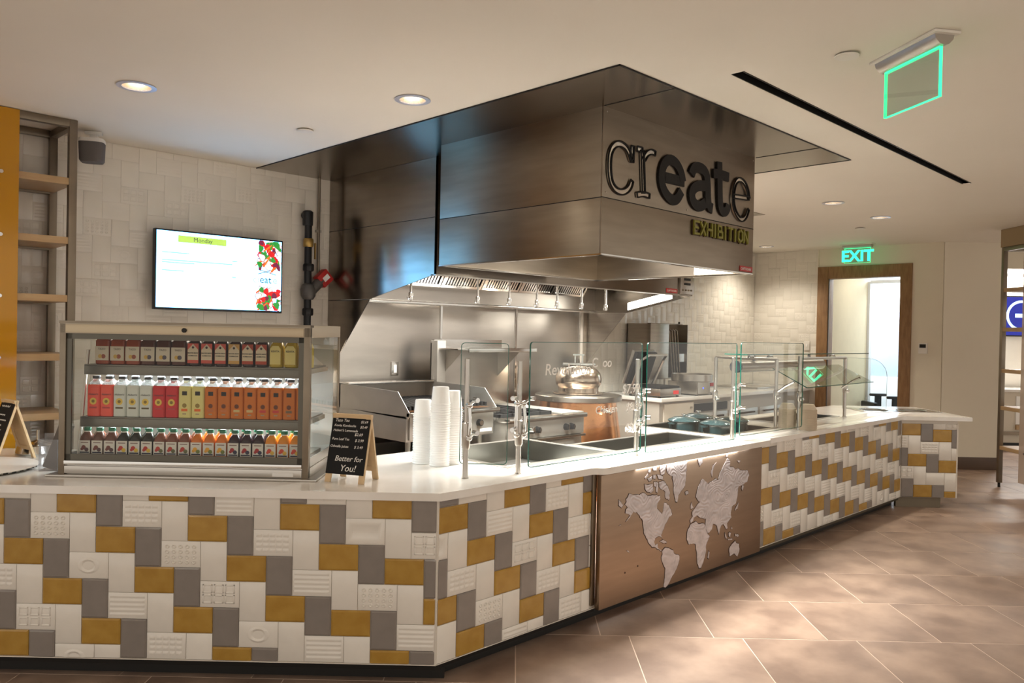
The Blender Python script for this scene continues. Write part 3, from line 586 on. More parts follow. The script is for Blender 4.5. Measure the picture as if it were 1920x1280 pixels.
# ------------------------------------------------------------------ hoods
t = thing('exhaust_hood', 'big square stainless hood over the counter carrying the create lettering', 'exhaust hood', (4.2, 3.42, 2.043), world=True)
X0, X1, Y0, Y1, ZH, ZS = 3.372, 5.035, 2.725, 4.11, 2.043, 2.352
q = 0.012
for nm, lo, hi in (('upper_panel', ZS+0.002, ZC-0.003), ('lower_panel', ZH, ZS-0.002)):
    MB().box(X0, X1, Y0, Y0+q, lo, hi).build(nm, STEELF, t, bev=0.0015)
    MB().box(X0, X0+q, Y0+q, Y1, lo, hi).build(nm, STEELF, t, bev=0.0015)
    MB().box(X1-q, X1, Y0+q, Y1, lo, hi).build(nm, STEELF, t, bev=0.0015)
    MB().box(X0+q, X1-q, Y1-q, Y1, lo, hi).build(nm, STEELF, t, bev=0.0015)
mb = MB()
for a in ((X0+q, X1-q, Y0+q, Y0+2*q), (X0+q, X0+2*q, Y0+q, Y1-q), (X1-2*q, X1-q, Y0+q, Y1-q), (X0+q, X1-q, Y1-2*q, Y1-q)): mb.box(*a, ZH+0.003, 2.70)
mb.build('inner_liner', STEELF, t)
MB().box(X0+q, X1-q, Y0+q, Y1-q, 2.70, 2.71).build('inner_top', STEEL, t)
mb = MB()
for a in ((X0, X1, Y0-0.003, Y0+0.035), (X0, X1, Y1-0.035, Y1), (X0-0.003, X0+0.035, Y0, Y1), (X1-0.035, X1, Y0, Y1)): mb.box(*a, ZH-0.006, ZH+0.001)
mb.build('bottom_lip', STEELP, t)
MB().box(4.985, 5.010, 2.86, 3.16, 2.052, 2.10).build('lamp_box', TUBE, t)
MB().box(4.86, 5.026, Y0-0.004, Y0, ZH+0.008, ZH+0.045).build('maker_badge', RED, t)
text('CAPTIVEAIRE', 0.024, CHALK, t, (4.868, Y0-0.0048, ZH+0.018))
MB().box(X0-0.0006, X1+0.0006, Y0-0.0006, Y0+0.008, ZS-0.0022, ZS+0.0022).box(X0-0.0006, X0+0.008, Y0, Y1, ZS-0.0022, ZS+0.0022).build('seam', BLACKM, t)
mb = MB()
for x, z in ((3.40, ZC-0.03), (5.01, ZC-0.03), (3.40, ZS+0.03), (5.01, ZS+0.03), (4.2, ZS+0.03)): mb.cyl((x, Y0, z), (x, Y0-0.003, z), 0.004, n=8)
mb.build('rivets', STEELR, t)
# ceiling flange of both hoods
t = thing('ceiling_flange', 'flat brushed steel flange on the ceiling around both hoods', 'hood flange', (4.3, 3.9, ZC-0.006), world=True)
MB().poly([(2.91, 2.265), (5.516, 2.265), (5.516, 3.90), (7.44, 3.90), (7.44, 5.80), (2.91, 5.80)], [], XYZ, ZC-0.005, ZC-0.001).build('flange_sheet', STEELD, t)
mb = MB()
for a in ((2.906, 5.52, 2.261, 2.267), (2.906, 2.912, 2.261, 5.80), (5.514, 5.52, 2.261, 3.90), (3.366, 3.37, 2.267, 2.72), (5.036, 5.04, 2.267, 2.72)): mb.box(*a, ZC-0.0075, ZC-0.001)
mb.build('edge_strip', DARKM, t)
# rear hood on the wall
t = thing('exhaust_hood', 'long wall mounted stainless hood behind, above the broiler and range', 'exhaust hood', (5.2, 5.1, 2.0), world=True)
X0, X1, Y0, Y1, ZR = 3.568, 6.90, 4.39, 5.80, 2.010
YZ = lambda x: (lambda u, v, d: (x+d, u, v))
prof = [(Y0, ZR), (5.20, 1.842), (Y1, 1.842), (Y1, ZC-0.006), (Y0, ZC-0.006)]
MB().poly([(Y0, 2.418), (Y1, 2.418), (Y1, ZC-0.006), (Y0, ZC-0.006)], [], YZ(X0), 0, 0.012).build('side_panel', STEELD, t)
MB().poly([(Y0, ZR), (5.20, 1.846), (Y1, 1.846), (Y1, 2.4155), (Y0, 2.4155)], [], YZ(X0), 0, 0.012).build('side_panel', STEELD, t)
MB().poly([(5.21, 1.840), (Y1, 1.22), (Y1, 1.840)], [], YZ(X0), 0, 0.012).build('side_skirt', STEELD, t)
MB().box(X0-0.0006, X0+0.01, Y0, Y1, 2.4150, 2.4190).box(X0-0.0006, X0+0.01, 5.20, Y1, 1.8405, 1.8445).build('seam', BLACKM, t)
MB().poly(prof, [], YZ(X1-0.012), 0, 0.012).build('side_panel', STEELD, t)
MB().poly([(5.21, 1.840), (Y1, 1.22), (Y1, 1.840)], [], YZ(X1-0.012), 0, 0.012).build('side_skirt', STEEL, t)
MB().box(X0, X1, Y0, Y0+0.012, ZR, ZC-0.006).build('front_panel', STEELD, t)
MB().box(X0, X1, Y0-0.002, Y0+0.05, ZR-0.006, ZR).build('front_lip', STEELR, t)
MB().box(X0+0.013, X1-0.013, Y0+0.013, Y1, 2.56, 2.57).build('inner_top', STEEL, t); MB().box(X0+0.0125, X0+0.02, Y0+0.013, Y1, 2.0, 2.56).build('inner_liner', STEEL, t)
MB().box(X0+0.012, X1-0.012, 5.64, 5.65, 1.87, 2.10).build('rear_plenum', STEELW, t)
MB().box(X0+0.012, X1-0.012, 5.62, 5.80, 1.842, 1.872).build('drip_trough', STEELP, t, bev=0.003)
# grease filters: sloped frames with baffle slats
for k in range(6):
    fx0 = 3.60+k*0.505; fx1 = fx0+0.495
    F = lambda u, v, d: (u, 5.60-v*0.55+d*0.83, 2.015+v*0.83+d*0.55)
    mbf = MB().poly(rect(fx0, fx1, 0, 0.5), [rect(fx0+0.025, fx1-0.025, 0.025, 0.475)], F, -0.012, 0.012)
    fo = mbf.build('grease_filter', STEELP, t)
    mbs = MB()
    for i in range(13):
        u = fx0+0.03+i*(fx1-fx0-0.06)/13; mbs.poly(rect(u, u+0.020, 0.02, 0.48), [], F, -0.006, 0.004)
    mbs.build('baffle_slats', STEELP, fo); MB().poly(rect(fx0, fx1, 0, 0.5), [], F, 0.02, 0.024).build('dark_backing', BLACKM, fo)
MB().box(6.55, 6.872, 4.5, 4.56, 2.03, 2.09).build('lamp_box', TUBE, t)
MB().poly([(4.62, 1.985), (5.18, 1.872), (5.18, 1.95), (4.62, 2.06)], [], YZ(X1-0.014), -0.003, 0).build('lamp_lens', TUBE, t)
MB().box(6.66, 6.90, Y0-0.02, Y0, ZR+0.01, 2.19).build('control_box', STEELR, t, bev=0.003)
for k in range(2): MB().box(6.72, 6.83, Y0-0.024, Y0-0.02, 2.155-k*0.045, 2.178-k*0.045).build('display', DARKM, t)
for k in range(4): MB().cyl((6.70+k*0.05, Y0-0.02, 2.06), (6.70+k*0.05, Y0-0.027, 2.06), 0.009, n=10).build('button', mat('button_tan', (120, 104, 80), 0.5), t)
MB().box(6.44, 6.63, Y0-0.004, Y0, ZR+0.012, ZR+0.055).build('maker_badge', RED, t)
text('CAPTIVEAIRE', 0.028, CHALK, t, (6.45, Y0-0.0048, ZR+0.024))
# fire suppression nozzles under the rear hood
NOZ = [(820, 1), (928, 2), (975, 3), (1016, 4), (1046, 5), (1084, 6), (1121, 7)]
for (px_, k), X in zip(NOZ, (3.86, 4.58, 4.96, 5.32, 5.60, 5.96, 6.34)):
    y = 5.05
    t = thing('fire_nozzle', '%s fire nozzle pipe from the left hanging under the rear hood' % ['first', 'second', 'third', 'fourth', 'fifth', 'sixth', 'last'][k-1], 'fire nozzle', (X, y, 1.84), group='fire suppression nozzles under the rear hood', world=True)
    MB().cyl((X, y, 1.90), (X, y, 2.56), 0.011).build('drop_pipe', STEELP, t)
    MB().lathe([(0.008, 1.845), (0.016, 1.85), (0.016, 1.875), (0.020, 1.88), (0.020, 1.905), (0.012, 1.91)], 12, X, y).build('nozzle_body', STEELP, t)
    MB().tube([(X-0.010, y, 1.858), (X-0.032, y, 1.852), (X-0.036, y, 1.874)], 0.004).build('cap_tether', STEELP, t)
# sheet steel on the wall behind the cooking line
seams = [3.58, 4.786, 5.789, 6.80]
for k in range(3):
    MB().box(seams[k]+0.003, seams[k+1]-0.003, 5.785, 5.806, 0.30, 1.842).build('steel_wall_sheet', STEELW, wr, bev=0.002)
for X in seams[1:]: MB().box(X-0.012, X+0.012, 5.779, 5.785, 0.30, 1.842).build('seam_strip', STEELP, wr)
for (X, Z, w_), lb in (((4.25, 1.26, 0.075), 'steel outlet plate on the sheet steel wall above the broiler'), ((8.80, 1.19, 0.09), 'outlet plate on the tiled wall right of the tall warmer')):
    t = thing('wall_outlet', lb, 'outlet', (X, 5.78, Z-0.06), world=True)
    MB().box(X-w_/2, X+w_/2, 5.772, 5.79, Z-0.062, Z+0.062).build('cover_plate', STEELP, t, bev=0.003)
    MB().box(X-0.015, X+0.015, 5.769, 5.773, Z-0.035, Z+0.035).build('receptacle', WHITEP, t)

# ------------------------------------------------------------------ create sign
def offset_outline(pts, w):
    P = [Vector((*p, 0)) for p in pts]
    # smooth the stroke
    for _ in range(2):
        Q = [P[0]]
        for a, b in zip(P, P[1:]): Q += [a*0.75+b*0.25, a*0.25+b*0.75]
        Q.append(P[-1]); P = Q
    L = []; Rr = []
    for k in range(len(P)):
        d = (P[min(k+1, len(P)-1)]-P[max(k-1, 0)]).normalized(); n = Vector((-d.y, d.x, 0)); L.append(P[k]+n*w/2); Rr.append(P[k]-n*w/2)
    return [(p.x, p.y) for p in L+Rr[::-1]]
LET = 'createx'
t = thing('create_sign', 'large black enamel lettering reading create on the hood front', 'sign', (4.2, 2.715, 2.4), world=True)
for k, (kind, w_, strokes) in enumerate(SIGN):
    nm = 'letter'; root = None
    mb = MB(); mi = MB()
    for j, st in enumerate(strokes):
        q = offset_outline(st, w_)
        if kind == 'solid': mb.poly(q, [], XZ(2.725), 0, 0.012+0.001*j)
        else:
            mb.tube([(x, 2.716, z) for x, z in q], 0.0050, 6, closed=True)
            mi.poly(q, [], XZ(2.725), 0, 0.006)
    o = mb.build(nm, SIGNB, t, smooth=50); o['label'] = 'black letter %s' % LET[k] if k < 5 else 'black outlined letter e'
    if mi.v: mi.build('stroke_face', STEELP, o)
t = thing('exhibition_sign', 'small lime lettering reading EXHIBITION below the create sign', 'sign', (4.6, 2.715, 2.24), world=True)
GLY = {'E': [[(1, 1), (0, 1), (0, 0), (1, 0)], [(0, .5), (.75, .5)]], 'X': [[(0, 1), (1, 0)], [(1, 1), (0, 0)]], 'H': [[(0, 1), (0, 0)], [(1, 1), (1, 0)], [(0, .5), (1, .5)]],
       'I': [[(.5, 1), (.5, 0)]], 'B': [[(0, 0), (0, 1), (.7, .95), (.75, .6), (.1, .52), (.9, .45), (.9, .05), (0, 0)]], 'T': [[(0, 1), (1, 1)], [(.5, 1), (.5, 0)]],
       'O': [[(.5, 1), (.05, .8), (.05, .2), (.5, 0), (.95, .2), (.95, .8), (.5, 1)]], 'N': [[(0, 0), (0, 1), (1, 0), (1, 1)]]}
def seg_outline(a, b, w):
    a = Vector((*a, 0)); b = Vector((*b, 0)); d = (b-a).normalized(); n = Vector((-d.y, d.x, 0))*w/2; e = d*w*0.4
    return [((a-e+n).x, (a-e+n).y), ((b+e+n).x, (b+e+n).y), ((b+e-n).x, (b+e-n).y), ((a-e-n).x, (a-e-n).y)]
x = 4.272
for ch in 'EXHIBITION':
    wd = 0.030 if ch == 'I' else 0.052; mb = MB(); me = MB()
    for j, st in enumerate(GLY[ch]):
        st = [(x+u*wd, 2.246+v*0.076+rn.uniform(-0.002, 0.002)) for u, v in st]
        for i, (a, b) in enumerate(zip(st, st[1:])):
            mb.poly(seg_outline(a, b, 0.014), [], XZ(2.725), 0.003, 0.016+0.0007*(i+3*j)); me.poly(seg_outline(a, b, 0.021), [], XZ(2.725), 0, 0.005+0.0003*(i+3*j))
    o = mb.build('letter', SIGNY, t); me.build('letter_back', EDGEM, o); x += wd+0.0235
# ------------------------------------------------------------------ display fridge (local frame: x right, y away)
ORD = ['first', 'second', 'third', 'fourth', 'fifth', 'sixth', 'seventh', 'eighth', 'ninth', 'tenth', 'eleventh', 'twelfth', 'thirteenth', 'fourteenth', 'fifteenth', 'sixteenth', 'seventeenth', 'eighteenth', 'nineteenth', 'twentieth', 'twenty-first', 'twenty-second', 'twenty-third', 'twenty-fourth', 'twenty-fifth', 'twenty-sixth', 'twenty-seventh', 'twenty-eighth']
FL = -1.575; FS = 3.76; ZT = 0.8765
def loc_d(l, s, z): return (*DL(l, s), z)
t = thing('display_fridge', 'steel and glass countertop drinks fridge full of bottles', 'display fridge', loc_d(FL, FS, ZT), -PI/4)
HW = 0.598; FH = 0.742; FD = 0.64
MB().box(-HW-0.045, HW+0.045, -0.035, FD+0.02, 0, 0.010).build('base_plate', STEELR, t, bev=0.002)
MB().box(-HW, HW, 0.004, FD, 0.010, 0.056).build('base_body', STEELR, t, bev=0.002)
MB().box(-HW+0.03, HW-0.03, -0.014, 0.004, 0.056, 0.076).build('lower_rail', STEELP, t, bev=0.003)
MB().box(-HW+0.03, HW-0.03, -0.008, 0.004, 0.014, 0.050).build('front_grille', STEELR, t, bev=0.003)
for sx in (-1, 1):
    a, b = sorted((sx*HW, sx*(HW-0.030)))
    MB().box(a, b, -0.006, 0.03, 0.010, FH-0.012).build('front_post', SHELFST, t, bev=0.002)
    MB().box(a, b, FD-0.03, FD, 0.056, FH-0.06).build('rear_post', SHELFST, t, bev=0.002)
    a, b = sorted((sx*(HW-0.004), sx*(HW-0.010)))
    MB().box(a, b, 0.03, FD-0.03, 0.10, FH-0.06).build('side_glass', GLASS, t)
    MB().box(a, b, 0.03, FD-0.03, 0.056, 0.10).build('side_rail', STEELR, t)
MB().box(-HW, HW, -0.006, FD, FH-0.060, FH).build('top_housing', mat('fridge_top_steel', (182, 170, 152), 0.4, 0.9), t, bev=0.003)
MB().box(-HW, HW, -0.010, 0.06, FH-0.012, FH).build('top_edge', SHELFST, t)
MB().box(-HW+0.03, HW-0.03, -0.012, -0.002, FH-0.056, FH-0.016).build('header_strip', mat('header_tan', (184, 168, 142), 0.4, 0.75), t, bev=0.002)
MB().cyl((0.0, -0.012, FH-0.036), (0.0, -0.02, FH-0.036), 0.011).build('lock', DARKM, t)
mb = MB(); gz0, gz1 = 0.070, FH-0.058
mb.box(-HW+0.03, -HW+0.055, 0.002, 0.012, gz0, gz1).box(HW-0.055, HW-0.03, 0.002, 0.012, gz0, gz1).box(-HW+0.03, HW-0.03, 0.002, 0.012, gz0, gz0+0.035).box(-HW+0.03, HW-0.03, 0.002, 0.012, gz1-0.028, gz1)
mb.build('door_frame', mat('fridge_door_frame', (96, 92, 82), 0.35, 0.5), t)
MB().box(-HW+0.03, HW-0.03, 0.005, 0.009, gz0, gz1).build('front_glass', GLASSF, t)
MB().box(-HW+0.03, HW-0.03, FD-0.03, FD-0.02, 0.056, FH-0.06).build('back_panel', mat('fridge_back', (150, 146, 138), 0.5, 0.3), t)
MB().box(HW-0.17, HW-0.07, -0.0105, -0.008, 0.018, 0.036).build('maker_plate', PAPER, t)
MB().box(-HW+0.03, HW-0.03, 0.03, FD-0.03, 0.056, 0.060).build('inner_floor', STEELR, t)
SH = [(0.093, 0.050, 0.40), (0.276, 0.085, 0.40), (0.530, 0.115, 0.42)]   # z, front y, depth
for k, (z, y, d) in enumerate(SH):
    if k == 0: MB().box(-0.545, 0.545, y, y+d, 0.060, z).build('shelf', mat('shelf_grey', (120, 116, 106), 0.4, 0.4), t, bev=0.002)
    else:
        MB().box(-0.545, 0.545, y, y+d, z-0.008, z).build('shelf', mat('shelf_dark', (120, 116, 108), 0.4, 0.6), t, bev=0.002)
        MB().box(-0.545, 0.545, y, y+0.012, z-0.050, z-0.008).build('shelf_front', MATS['shelf_dark'], t, bev=0.002)
        MB().box(-0.53, 0.53, y+0.05, y+0.065, z-0.014, z-0.009).build('shelf_lamp', LEDW, t)
        light('AREA', (0, y+0.10, z-0.018), 9 if k == 2 else 7, COOL, size=1.04, sy=0.05, parent=t, name='shelf_light')
        for sx in (-1, 1): MB().box(sx*0.55-0.006, sx*0.55+0.006, y+0.02, y+d, z-0.03, z-0.008).build('shelf_bracket', STEELR, t)
for sx in (-1, 1): MB().cyl((sx*0.555, 0.09, 0.06), (sx*0.555, 0.17, 0.60), 0.008).build('shelf_upright', STEELR, t)
light('AREA', (0, 0.25, FH-0.065), 1.6, WARM, size=1.0, sy=0.1, parent=t, name='shelf_light')

# drinks: bodies, labels, caps
def liquid(name, rgb, clear=0.0): return mat('drink_'+name, rgb, 0.25, trans=clear, spec=0.3)
CAPG = mat('cap_green', (20, 112, 80), 0.35); CAPK = mat('cap_black', (24, 24, 26), 0.35)
CLEARB = mat('bottle_clear', (236, 240, 240), 0.06, trans=0.75, coat=0.5)
def fruit_label(nm, cols):
    """label sheet with a printed blob of fruit; built as thin flat prints"""
    return [mat('print_%02x%02x%02x' % c, c, 0.6) for c in cols]
def place_fridge(o, x, y, z):
    o.location = loc_d(FL+x, FS+y, ZT+z); o.rotation_euler = (0, 0, -PI/4)
JUICE = [((104, 66, 52), ((120, 60, 50), (90, 60, 60)), 'brown berry'), ((104, 66, 52), ((120, 60, 50), (90, 60, 60)), 'brown berry'), ((104, 66, 52), ((120, 60, 50), (90, 60, 60)), 'brown berry'),
 ((36, 32, 18), ((190, 50, 36), (226, 190, 60)), 'dark green'), ((36, 32, 18), ((190, 50, 36), (226, 190, 60)), 'dark green'), ((36, 32, 18), ((190, 50, 36), (226, 190, 60)), 'dark green'),
 ((124, 72, 52), ((190, 60, 46), (110, 110, 70)), 'reddish brown'), ((124, 72, 52), ((190, 60, 46), (110, 110, 70)), 'reddish brown'), ((124, 72, 52), ((190, 60, 46), (110, 110, 70)), 'reddish brown'),
 ((214, 116, 30), ((232, 170, 50), (120, 130, 60)), 'orange mango'), ((214, 116, 30), ((232, 170, 50), (120, 130, 60)), 'orange mango'), ((214, 116, 30), ((232, 170, 50), (120, 130, 60)), 'orange mango'),
 ((46, 16, 24), ((170, 36, 40), (50, 46, 76)), 'dark purple'), ((46, 16, 24), ((170, 36, 40), (50, 46, 76)), 'dark purple'), ((46, 16, 24), ((170, 36, 40), (50, 46, 76)), 'dark purple'),
 ((222, 140, 26), ((214, 70, 40), (226, 180, 70)), 'yellow orange'), ((222, 140, 26), ((214, 70, 40), (226, 180, 70)), 'yellow orange'), ((222, 140, 26), ((214, 70, 40), (226, 180, 70)), 'yellow orange')]
LABW = mat('label_white', (222, 218, 210), 0.6); LABNAVY = mat('label_navy', (30, 34, 64), 0.6); NECKW = mat('neck_white', (226, 224, 218), 0.4)
JB = {}
def juice(rgb, cols):
    if rgb in JB: return copy_tree(JB[rgb])
    t = thing('juice_bottle', 'x', 'bottle')
    MB().loft([(0, .024, .024, 5), (.004, .0275, .0275, 5), (.072, .0275, .0275, 5), (.078, .0275, .0275, 3.5), (.092, .025, .025, 2.6), (.104, .018, .018, 2), (.110, .0145, .0145, 2)], 20).build('bottle', liquid('%02x%02x%02x' % rgb, rgb), t)
    MB().loft([(.108, .0150, .0150, 2), (.116, .0150, .0150, 2)], 16).build('neck', NECKW, t)
    MB().lathe([(.0165, .115), (.0168, .117), (.0168, .128), (.0150, .131)], 16).build('cap', CAPG, t)
    lb = MB().box(-.0262, .0262, -.0287, -.0272, .006, .070).build('label', LABW, t)
    for k, (c, z, x, r) in enumerate(((cols[0], .036, -.004, .011), (cols[1], .026, .010, .010), (cols[0], .028, -.012, .007))):
        MB().poly(circ(x, z, r, 10), [], XZ(-.0287), 0, .0004+.0002*k).build('fruit_print', mat('print_%02x%02x%02x' % c, c, 0.6), lb)
    MB().box(-.022, .022, -.0292, -.0287, .009, .015).build('band_print', LABNAVY, lb)
    MB().box(-.018, .018, -.0292, -.0287, .058, .062).build('name_print', mat('print_7a3a34', (122, 90, 84), 0.6), lb)
    JB[rgb] = t; return t
for k in range(18):
    rgb, cols, d = JUICE[k]; o = juice(rgb, cols); place_fridge(o, -0.508+k*0.0602, 0.088, SH[0][0])
    tag(o, '%s juice bottle with green cap, %s from the left on the lowest fridge shelf' % (d, ORD[k]), 'bottle', 'green capped juice bottles on the lowest fridge shelf')
    # the bottle behind shows only its cap in the gaps
for k in range(17):
    o = juice(JUICE[k][0], JUICE[k][1]); place_fridge(o, -0.480+k*0.0602, 0.150, SH[0][0])
    tag(o, '%s juice bottle in the second rank behind the %s bottle of the lowest shelf' % (JUICE[k][2], ORD[k]), 'bottle', 'juice bottles in the second rank of the lowest fridge shelf')
TALL = [('coral', (240, 92, 74), 'lemon')]*2+[('white', (214, 220, 214), 'lemon')]*3+[('red', (206, 40, 44), 'lemon')]*2+[('pale yellow', (226, 216, 140), 'tea')]*2+[('amber', (206, 112, 6), 'tea')]*8
STK = [None]*7+[(232, 110, 30)]*2+[(196, 110, 52), (206, 116, 52), (214, 190, 130), (214, 190, 130), (206, 60, 56), (206, 60, 56), (130, 104, 70), (150, 96, 60)]
TB = {}
def tall(k):
    nm, rgb, style = TALL[k]; key = (nm, STK[k])
    if key in TB: return copy_tree(TB[key])
    t = thing('tall_drink_bottle', 'x', 'bottle'); ta = liquid('tall_'+nm.replace(' ', '_'), rgb, 0.0)
    MB().loft([(0, .028, .028, 7), (.003, .0318, .0318, 7), (.148, .0318, .0318, 7), (.156, .030, .030, 5)], 24).build('bottle', ta, t)
    MB().loft([(.1562, .0300, .0300, 5), (.168, .026, .026, 3), (.176, .0185, .0185, 2), (.184, .0165, .0165, 2)], 20).build('shoulder', CLEARB, t)
    MB().lathe([(.0185, .184), (.0190, .186), (.0190, .196), (.0178, .198)], 16).build('cap', CAPK, t)
    lb = MB().box(-.026, .026, -.0326, -.0316, .010, .140).build('label', ta, t); L = XZ(-.0326)
    if style == 'lemon':
        MB().poly(circ(0, .075, .017, 16), [], L, 0, .0005).build('lemon_print', mat('print_lemon', (232, 200, 92), 0.6), lb)
        MB().poly(circ(0.0, .075, .008, 10), [], L, 0, .0008).build('face_print', mat('print_face', (140, 116, 50), 0.6), lb)
        text("Hubert's", 0.013, mat('print_script', (70, 66, 70), 0.6), lb, (0, -.0332, .105), shear=0.25, align='CENTER')
        MB().box(-.018, .018, -.0331, -.0326, .040, .048).build('band_print', mat('print_band_%s' % nm, (96, 80, 40) if nm == 'white' else (190, 70, 70), 0.6), lb)
    else:
        MB().box(-.012, .012, -.0331, -.0326, .112, .132).build('black_print', mat('print_black', (36, 30, 22), 0.6), lb)
        MB().poly(circ(0, .062, .011, 14), [], L, 0, .0005).build('round_print', mat('print_round_%s' % nm.replace(' ', '_'), (150, 130, 60) if nm != 'amber' else (110, 56, 16), 0.6), lb)
        MB().box(-.015, .015, -.0331, -.0326, .034, .046).build('flavour_print', mat('print_%02x%02x%02x' % STK[k], STK[k], 0.6), lb)
        MB().box(-.009, .009, -.0331, -.0326, .018, .024).build('small_print', mat('print_grey', (170, 150, 120), 0.6), lb)
    TB[key] = t; return t
for k in range(17):
    o = tall(k); place_fridge(o, -0.487+k*0.0640, 0.126, SH[1][0])
    tag(o, 'tall square %s drink bottle, %s from the left on the middle fridge shelf' % (TALL[k][0], ORD[k]), 'bottle', 'tall drink bottles on the middle fridge shelf')
    if k < 16:
        o = copy_tree(TB[(TALL[k][0], STK[k])]); place_fridge(o, -0.487+k*0.0640+0.032, 0.196, SH[1][0])
        tag(o, 'tall %s bottle in the second rank behind bottle %s of the middle shelf' % (TALL[k][0], ORD[k]), 'bottle', 'tall bottles in the second rank of the middle fridge shelf')
TOPB = {}
def topb(kind):
    if kind in TOPB: return copy_tree(TOPB[kind])
    if kind.startswith('tea'):
        t = thing('tea_bottle', 'x', 'bottle'); c = liquid(kind, (150, 62, 20) if kind == 'tea_a' else (84, 40, 22))
        MB().loft([(0, .030, .030, 6), (.004, .0355, .0355, 6), (.118, .0355, .0355, 6), (.128, .030, .030, 3), (.136, .017, .017, 2)], 20).build('bottle', c, t)
        MB().lathe([(.018, .135), (.018, .147)], 16).build('cap', CAPK, t)
        lb = MB().box(-.034, .034, -.0368, -.0352, .020, .090).build('label', mat('label_cream', (206, 196, 176), 0.6), t)
        text('TAZO', 0.013, mat('print_dark', (74, 62, 56), 0.6), lb, (0, -.0374, .072), align='CENTER')
        for x, z, r, cc in ((-.008, .040, .010, (204, 168, 84)), (.008, .040, .011, (150, 80, 60) if kind == 'tea_a' else (84, 78, 92))):
            MB().poly(circ(x, z, r, 12), [], XZ(-.0368), 0, .0005).build('fruit_print', mat('print_%02x%02x%02x' % cc, cc, 0.6), lb)
    elif kind.startswith('kom'):
        col = {'kom_a': (206, 84, 66), 'kom_b': (206, 160, 84), 'kom_c': (176, 62, 26)}[kind]
        t = thing('kombucha_bottle', 'x', 'bottle'); c = liquid(kind, (58, 30, 20))
        MB().loft([(0, .026, .026, 2.4), (.004, .0305, .0305, 2.6), (.112, .0305, .0305, 2.6), (.126, .024, .024, 2), (.138, .014, .014, 2)], 20).build('bottle', c, t)
        MB().lathe([(.0155, .137), (.0155, .148)], 14).build('cap', CAPK, t)
        lb = MB().poly(rect(-.027, .027, .014, .112), [], XZ(-.0300), 0, .0014).build('label', mat('label_'+kind, col, 0.55), t)
        MB().poly([(-.026, .030), (.026, .030), (.026, .080), (0, .110), (-.026, .080)], [], XZ(-.0314), 0, .0005).build('pale_print', mat('print_pale', (216, 200, 172), 0.6), lb)
        for i, s_ in enumerate(('MASTER BREW', 'KOMBUCHA')): text(s_, 0.0078, mat('print_ink', (40, 32, 30), 0.6), lb, (0, -.0322, .062-.013*i), align='CENTER', bold=0.0002)
        MB().poly(circ(0, .092, .006, 10), [], XZ(-.0319), 0, .0004).build('dot_print', MATS['print_ink'], lb)
    else:
        t = thing('lemon_probiotic_bottle', 'x', 'bottle'); c = liquid('yellow_tall', (206, 176, 20), 0.2)
        MB().loft([(0, .028, .028, 2.6), (.004, .0335, .0335, 3), (.100, .0335, .0335, 3), (.122, .026, .026, 2.2), (.140, .014, .014, 2)], 20).build('bottle', c, t)
        MB().lathe([(.0155, .139), (.0155, .149)], 14).build('cap', mat('cap_yellow', (214, 186, 40), 0.4), t)
        lb = MB().poly([(-.026, .016), (.026, .016), (.026, .092), (.014, .108), (-.014, .108), (-.026, .092)], [], XZ(-.0330), 0, .0014).build('label', mat('label_cream_yellow', (226, 210, 130), 0.6), t)
        text('KEVITA', 0.0125, mat('print_ink', (40, 32, 30), 0.6), lb, (0, -.0350, .076), align='CENTER', bold=0.0002)
    TOPB[kind] = t; return t
TOP = [('tea_a', 'amber tea bottle with cream label')]*3+[('tea_b', 'dark tea bottle with cream label')]*3+[('kom_a', 'kombucha bottle with coral and cream label')]*3+[('kom_b', 'kombucha bottle with golden and cream label')]+[('kom_c', 'kombucha bottle with dark orange label')]*2+[('yel', 'yellow probiotic drink bottle')]*3
x = -0.470
for k, (kd, d) in enumerate(TOP):
    wd = 0.0755 if kd[0] == 't' else (0.0675 if kd[0] == 'k' else 0.0735)
    o = topb(kd); place_fridge(o, x+wd/2-0.034, 0.165, SH[2][0]); x += wd
    tag(o, '%s, %s from the left on the top fridge shelf' % (d, ORD[k]), 'bottle', 'bottles on the top fridge shelf')

# ------------------------------------------------------------------ television on the tiled wall
t = thing('wall_tv', 'wall mounted menu television showing Monday above the drinks fridge', 'television', (2.60, 5.70, 1.72), world=True)
tx0, tx1, tz0, tz1 = 2.112, 3.090, 1.720, 2.289
MB().box(tx0, tx1, 5.70, 5.745, tz0, tz1).build('bezel', BLACK, t, bev=0.003)
MB().box(2.35, 2.85, 5.745, 5.80, 1.85, 2.15).build('wall_bracket', DARKM, t)
SX0, SX1, SZ0, SZ1 = tx0+0.011, tx1-0.011, tz0+0.016, tz1-0.011
MB().box(SX0, SX1, 5.6988, 5.7002, SZ0, SZ1).build('screen', SCRW, t)
def em(name, c, s_=1.0): return mat(name, c, 0.4, emit=c, es=s_*0.55)
SW = SX1-SX0; SHh = SZ1-SZ0; sx = lambda u: SX0+u*SW; sz = lambda v: SZ0+v*SHh
scr = t
MB().box(sx(.155), sx(.53), 5.6982, 5.6988, sz(.865), sz(.955)).build('banner_print', em('screen_lime', (178, 214, 96)), t)
text('Monday', 0.044, em('screen_ink', (84, 110, 80), 0.7), t, (sx(.345), 5.6976, sz(.885)), align='CENTER')
for v, u0, u1 in ((.715, .04, .24), (.66, .58, .62), (.615, .04, .58), (.585, .04, .28), (.48, .04, .20), (.44, .58, .61)):
    MB().box(sx(u0), sx(u1), 5.6984, 5.6988, sz(v), sz(v+.012)).build('menu_line_print', em('screen_pale_ink', (160, 214, 214), 0.9), t)
